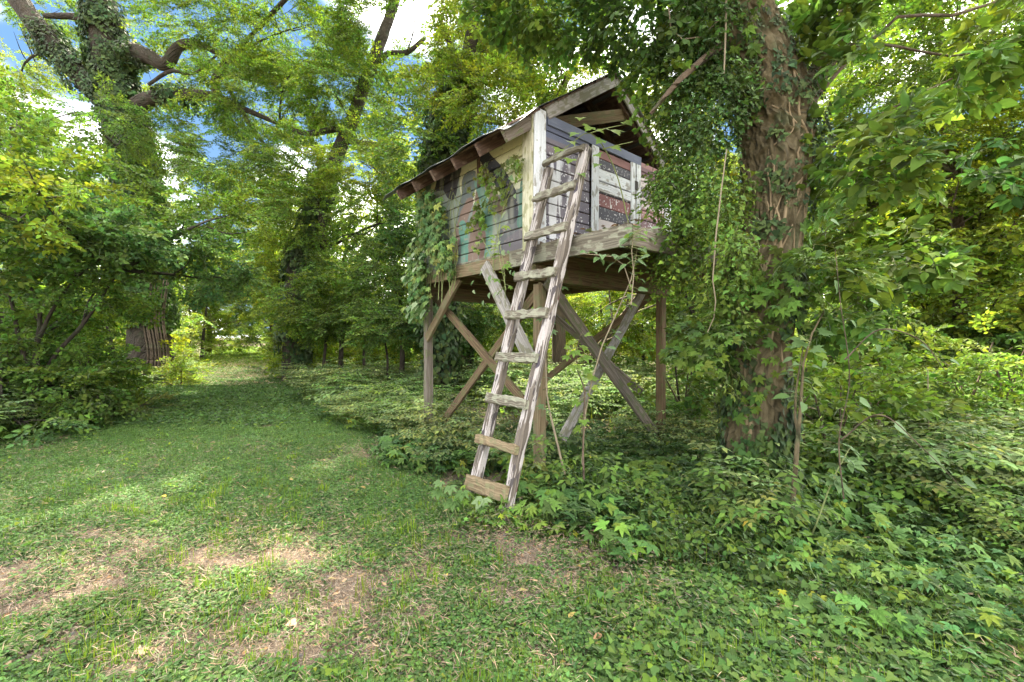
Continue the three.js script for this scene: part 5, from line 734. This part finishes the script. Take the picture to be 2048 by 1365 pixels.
{ // rotted leaf mould along the edge of the deck
  const r = rngOf(515), list = []; for (let k = 0; k < 170; k++) { const s = r() < 0.55, p = s ? HOUSE(rnd(r, 0.0, 0.2), FLOOR + rnd(r, 0, 0.035), rnd(r, -1.05, 0)) : HOUSE(rnd(r, 0, 2.3), FLOOR + rnd(r, 0, 0.03), rnd(r, -0.2, 0.0)); list.push({ m: place(p, V(rnd(r, -1, 1), 0.2, rnd(r, -1, 1)), V(0, 1, 0).addScaledVector(unit(r), 0.5), rnd(r, 0.03, 0.07)), c: tint(r, r() < 0.3 ? [0.14, 0.16, 0.05] : [0.16, 0.10, 0.06], 0.35) }); }
  copies('leaf_mould', [ovalG[0], mapleG[0]], M.dryLeaf, list, scene, { label: 'brown leaf mould and moss along the deck edge', category: 'litter' });
}
// ---------------------------------------------------------------- the floor of the wood
const stuff = (name, geos, mat, list, label, category) => copies(name, geos, mat, list, scene, { label, category });
const inHouse = (x, Z) => { const q = V(x - HP.x, 0, -Z - HP.z), lx = q.x * Math.cos(-HT) + q.z * Math.sin(-HT) * 1, lz = -q.x * Math.sin(-HT) + q.z * Math.cos(-HT); return lx > 0 && lx < 2.5 && lz < 0.3 && lz > -3.5; };
const FLOORK = {
  clover: three(lowPatch, 401, { n: 76, R: 0.12, L: 0.018, h: 0.035, type: 'heart', grass: 9, grassL: 0.065, bladeW: 0.0035, grassTone: [1.15, 1.1, 0.8] }),
  cloverFar: three(lowPatch, 431, { n: 60, R: 0.24, L: 0.036, h: 0.05, type: 'heart', tilt: 0.7, grass: 8, grassL: 0.08 }),
  grass: three(lowPatch, 461, { n: 0, R: 0.07, grass: 22, grassL: 0.12, grassTone: [1.25, 1.2, 0.75] }),
  ivyLow: three(lowPatch, 491, { n: 24, R: 0.14, L: 0.045, h: 0.08, type: 'ivy', tilt: 0.6 }),
  creeper: three(lowPatch, 521, { n: 9, R: 0.17, L: 0.085, h: 0.22, type: 'palm', tilt: 0.5 }),
  weed: [...three(lowPatch, 601, { n: 14, R: 0.16, L: 0.06, h: 0.26, type: 'blade', tilt: 0.7, grass: 3, grassL: 0.22 }), ...three(lowPatch, 621, { n: 16, R: 0.15, L: 0.05, h: 0.2, type: 'heart', tilt: 0.8 })],
  bits: three(lowPatch, 641, { n: 5, R: 0.16, L: 0.035, h: 0.02, type: 'blade', tilt: 0.5 }),
  herb: three(herb, 551, { h: 0.42, L: 0.055, w: 0.028 }),
  straw: three(lowPatch, 581, { n: 0, R: 0.16, grass: 16, grassL: 0.045, bladeW: 0.0028, grassTone: [1, 1, 1] }),
};
{
  const r = rngOf(91), bits0 = [], clover = [], cloverFar = [], grass = [], ivyLow = [], straw = [], up = () => V(0, 1, 0).addScaledVector(unit(r), 0.12), put = (list, x, Z, s, col, k) => list.push({ m: place(onGround(x, Z), V(Math.cos(r() * 6.28), 0, Math.sin(r() * 6.28)), up(), s), c: tint(r, col, 0.25, 0.15) });
  // straw lies flat: blades tipped over
  const lay = (x, Z, s, c) => { const p = onGround(x, Z); p.y += 0.006; const a = r() * 6.28; straw.push({ m: place(p, V(0, 1, 0).addScaledVector(unit(r), 0.25), V(Math.cos(a), 0, Math.sin(a)), s), c: tint(r, c, 0.35, 0.15) }); };
  for (let k = 0; k < 60000; k++) {
    const Z = 1.3 + 7.7 * Math.pow(r(), 0.75), x = rnd(r, -1.35, 1.35) * Z, l = Math.max(lawn(x, Z), smooth(4.4, 3.4, Z)), b = bare(x, Z), right = smooth(0.1, 0.9, x) * smooth(4.2, 2.6, Z);
    if (r() > l) continue; const n = fbm(x * 3.1, Z * 3.1, 31, 3);
    if (r() < 0.10 + b * 0.8) { if (Z < 6) lay(x, Z, rnd(r, 0.6, 1.2), r() < 0.5 ? [0.34, 0.24, 0.16] : [0.27, 0.19, 0.13]); }
    if (r() < b * 1.0 || r() < (0.44 - n) * 5) continue;
    if (r() < 0.012) put(bits0, x, Z, rnd(r, 0.8, 1.5), r() < 0.3 ? [0.36, 0.25, 0.06] : [0.3, 0.18, 0.10]);
    if (right > 0.4 && r() < 0.45) { if (clover.length % 2) put(ivyLow, x, Z, rnd(r, 0.6, 1), C.deep); else put(clover, x, Z, rnd(r, 0.9, 1.4), C.mid); continue; }
    if (clover.length < 14000) put(clover, x, Z, rnd(r, 0.7, 1.15), C.lawn);
    if (r() < 0.03 * smooth(5.5, 3, Z)) put(grass, x, Z, rnd(r, 0.5, 1), C.elm);
  }
  const lawnWeeds = [], crumbs = []; for (let k = 0; k < 420; k++) { const Z = 1.5 + 6 * Math.pow(r(), 0.8), x = rnd(r, -1.2, 0.9) * Z; if (lawn(x, Z) < 0.5 && Z > 3.6) continue; if (bare(x, Z) > 0.6) continue; put(lawnWeeds, x, Z, rnd(r, 0.3, 0.62), r() < 0.5 ? C.mid : C.elm); }
  for (let k = 0; k < 12000 && crumbs.length < 2400; k++) { const Z = rnd(r, 1.5, 5), x = rnd(r, -1.2, 0.6) * Z; if (r() > bare(x, Z)) continue; put(crumbs, x, Z, 0.003 + 0.012 * r() ** 3, r() < 0.5 ? [0.20, 0.155, 0.115] : [0.13, 0.10, 0.08]); }
  stuff('weeds', FLOORK.weed, M.leaf, lawnWeeds, 'small broad leaved weeds dotted through the lawn', 'weeds');
  stuff('soil_crumbs', [new THREE.IcosahedronGeometry(1, 0)], new THREE.MeshStandardMaterial({ roughness: 0.95 }), crumbs, 'crumbs of soil and grit on the bare ground', 'soil');
  for (let k = 0; k < 90; k++) { const Z = rnd(r, 1.6, 3.4), x = rnd(r, -2.4, 0.6); put(grass, x, Z, rnd(r, 0.5, 1.0), C.elm); }
  for (let k = 0; k < 16000; k++) { const Z = rnd(r, 7.5, 42), x = pathX(Z) + rnd(r, -1.3, 1.3) * pathW(Z); if (bare(x, Z) > 0.5 || fbm(x, Z, 5, 3) < 0.34) continue; put(cloverFar, x, Z, rnd(r, 0.8, 1.5) * (Z > 18 ? 1.5 : 1), Z > 20 ? C.elm : C.lawn); }
  for (let k = 0; k < 2600; k++) { const Z = rnd(r, 11.5, 25), x = pathX(Z) + rnd(r, -1, 1) * pathW(Z) * 1.1; if (r() > bare(x, Z) * 1.3) continue; lay(x, Z, rnd(r, 1.6, 3), [0.40, 0.30, 0.19]); }
  stuff('groundcover', FLOORK.clover, M.waxLeaf, clover, 'low round leaved groundcover spreading over the lawn and path', 'groundcover');
  stuff('groundcover', FLOORK.cloverFar, M.leaf, cloverFar, 'green groundcover carpeting the path into the distance', 'groundcover');
  stuff('grass', FLOORK.grass, M.leaf, grass, 'scattered tufts of bright grass in the groundcover', 'grass');
  stuff('ground_ivy', FLOORK.ivyLow, M.waxLeaf, ivyLow, 'creeping ivy on the ground at lower right', 'ivy');
  stuff('leaf_litter', FLOORK.bits, M.dryLeaf, bits0, 'small dead leaves scattered through the lawn groundcover', 'litter');
  stuff('straw_litter', FLOORK.straw, M.dryLeaf, straw, 'dry straw and clippings lying on the bare patches', 'litter');
}
{ // fern-like herbs on the bank, creeper under the house and on the right slope, rough growth on the left
  const r = rngOf(93), herbs = [], cr = [], crR = [], left = [], weeds = [], bits = [], put = (list, x, Z, s, col, lean = 0.15) => list.push({ m: place(onGround(x, Z), V(Math.cos(r() * 6.28), 0, Math.sin(r() * 6.28)), V(0, 1, 0).addScaledVector(unit(r), lean), s), c: tint(r, col) });
  for (let k = 0; k < 9000; k++) {
    const Z = rnd(r, 4.6, 15), x = rnd(r, -1.05, 0.55) * Z, edge = pathX(Z) + pathW(Z) * (0.95 + 0.25 * (fbm(x, Z, 2, 2) - 0.5)); if (x < edge || x > 4.5) continue;
    if (inHouse(x, Z) && r() < 0.25) continue;
    const near = smooth(7.5, 5.5, Z), g = fbm(x * 0.7, Z * 0.7, 12, 3); if (g < 0.36) continue;
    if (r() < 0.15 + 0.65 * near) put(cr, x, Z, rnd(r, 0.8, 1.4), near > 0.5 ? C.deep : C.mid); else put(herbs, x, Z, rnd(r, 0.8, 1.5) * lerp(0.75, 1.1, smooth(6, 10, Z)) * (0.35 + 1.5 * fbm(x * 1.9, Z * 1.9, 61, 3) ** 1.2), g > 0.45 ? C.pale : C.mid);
  }
  for (let k = 0; k < 3800; k++) { const Z = rnd(r, 2.75, 5.2), x = rnd(r, 0.02, 0.62) * Z, b = blob(x, Z, 0.42, 2.85, 0.5, 0.45); if (x < 0.12 + 0.35 * vnoise(Z * 2, 3) && Z < 3.6) continue; if (r() < b * 1.4) continue; const q = fbm(x * 1.5, Z * 1.5, 44, 2); if (q > 0.44) put(cr, x, Z, rnd(r, 0.55, 1.15), r() < 0.6 ? C.deep : C.mid, 0.3); else put(weeds, x, Z, rnd(r, 0.5, 1.1), r() < 0.5 ? C.mid : C.deep, 0.4); if (r() < 0.05) put(bits, x, Z, 1, [0.3, 0.18, 0.09]); }
  for (let k = 0; k < 5200; k++) { const Z = rnd(r, 2.0, 9), x = rnd(r, 0.52, 1.5) * Z; if (x < 1.15 + (3.0 - Z) * 0.55 && Z < 3.2) continue; const q = fbm(x * 1.1, Z * 1.1, 47, 3), sc = rnd(r, 0.6, 1.4) * lerp(0.55, 1, smooth(2.2, 3.8, Z)), col = r() < 0.4 ? C.blue : r() < 0.5 + 0.3 * smooth(3, 5, Z) ? C.mid : C.deep; if (q > 0.53) put(crR, x, Z, sc, col, 0.45); else if (q > 0.43) put(weeds, x, Z, sc * 1.1, col, 0.5); else put(herbs, x, Z, sc * 1.15, r() < 0.5 ? C.pale : C.mid, 0.4); if (r() < 0.07) put(bits, x, Z, rnd(r, 1, 1.8), [0.3, 0.18, 0.09]); }
  for (let k = 0; k < 5200; k++) { const Z = rnd(r, 4.4, 16), x = pathX(Z) - pathW(Z) * (0.9 + 0.3 * fbm(Z, 3, 1, 2)) - Math.pow(r(), 1.3) * 6; if (x < -1.5 * Z) continue; const px = 1024 + x / Z * F; if (Z < 14.6 && px > 225 && px < 375 && r() < 0.92) continue; (r() < 0.5 ? put(left, x, Z, rnd(r, 0.8, 1.7), r() < 0.4 ? C.pale : C.mid) : put(cr, x, Z, rnd(r, 0.9, 1.6), C.mid)); }
  for (let k = 0; k < 60; k++) put(k % 3 ? cr : weeds, rnd(r, -0.42, 0.3), rnd(r, 3.15, 3.75), rnd(r, 0.5, 0.85), C.mid);
  for (let k = 0; k < 700; k++) { const Z = rnd(r, 3.4, 11), x = rnd(r, -0.5, 0.5) * Z; if (x < pathX(Z) + pathW(Z) * 1.1 || (Z < 4.6 && x < 0) || inHouse(x, Z)) continue; put(k % 2 ? weeds : herbs, x, Z, rnd(r, 0.9, 1.7), k % 3 ? C.mid : C.pale, 0.35); }
  for (const [lx, lz, n] of [[0.1, -1.05, 30], [0.1, -3.3, 18], [2.3, -1.05, 26], [0.5, -1.15, 14], [2.0, -1.0, 16]]) for (let k = 0; k < n; k++) { const q = toWorld(lx + rnd(r, -0.3, 0.3), 0, lz + rnd(r, -0.25, 0.35)); if (k % 2) put(k % 4 === 1 ? cr : weeds, q.x, -q.z, rnd(r, 0.6, 1.1), C.mid, 0.35); }
  stuff('fern_undergrowth', FLOORK.herb, M.leaf, [...herbs, ...left], 'pale ferny undergrowth on the banks either side of the path', 'undergrowth');
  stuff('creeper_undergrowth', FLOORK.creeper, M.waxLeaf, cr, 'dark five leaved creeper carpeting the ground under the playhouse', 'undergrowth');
  stuff('weeds', FLOORK.weed, M.leaf, weeds, 'mixed green weeds among the creeper around the ivy tree', 'weeds');
  stuff('leaf_litter', FLOORK.bits, M.dryLeaf, bits, 'brown dead leaves caught in the undergrowth at right', 'litter');
  stuff('slope_undergrowth', FLOORK.creeper, M.waxLeaf, crR, 'bluish green leafy creeper over the slope at lower right', 'undergrowth');
}

scene.traverse((o) => { if (o.isMesh) o.castShadow = o.receiveShadow = true; });
renderer.render(scene, camera);
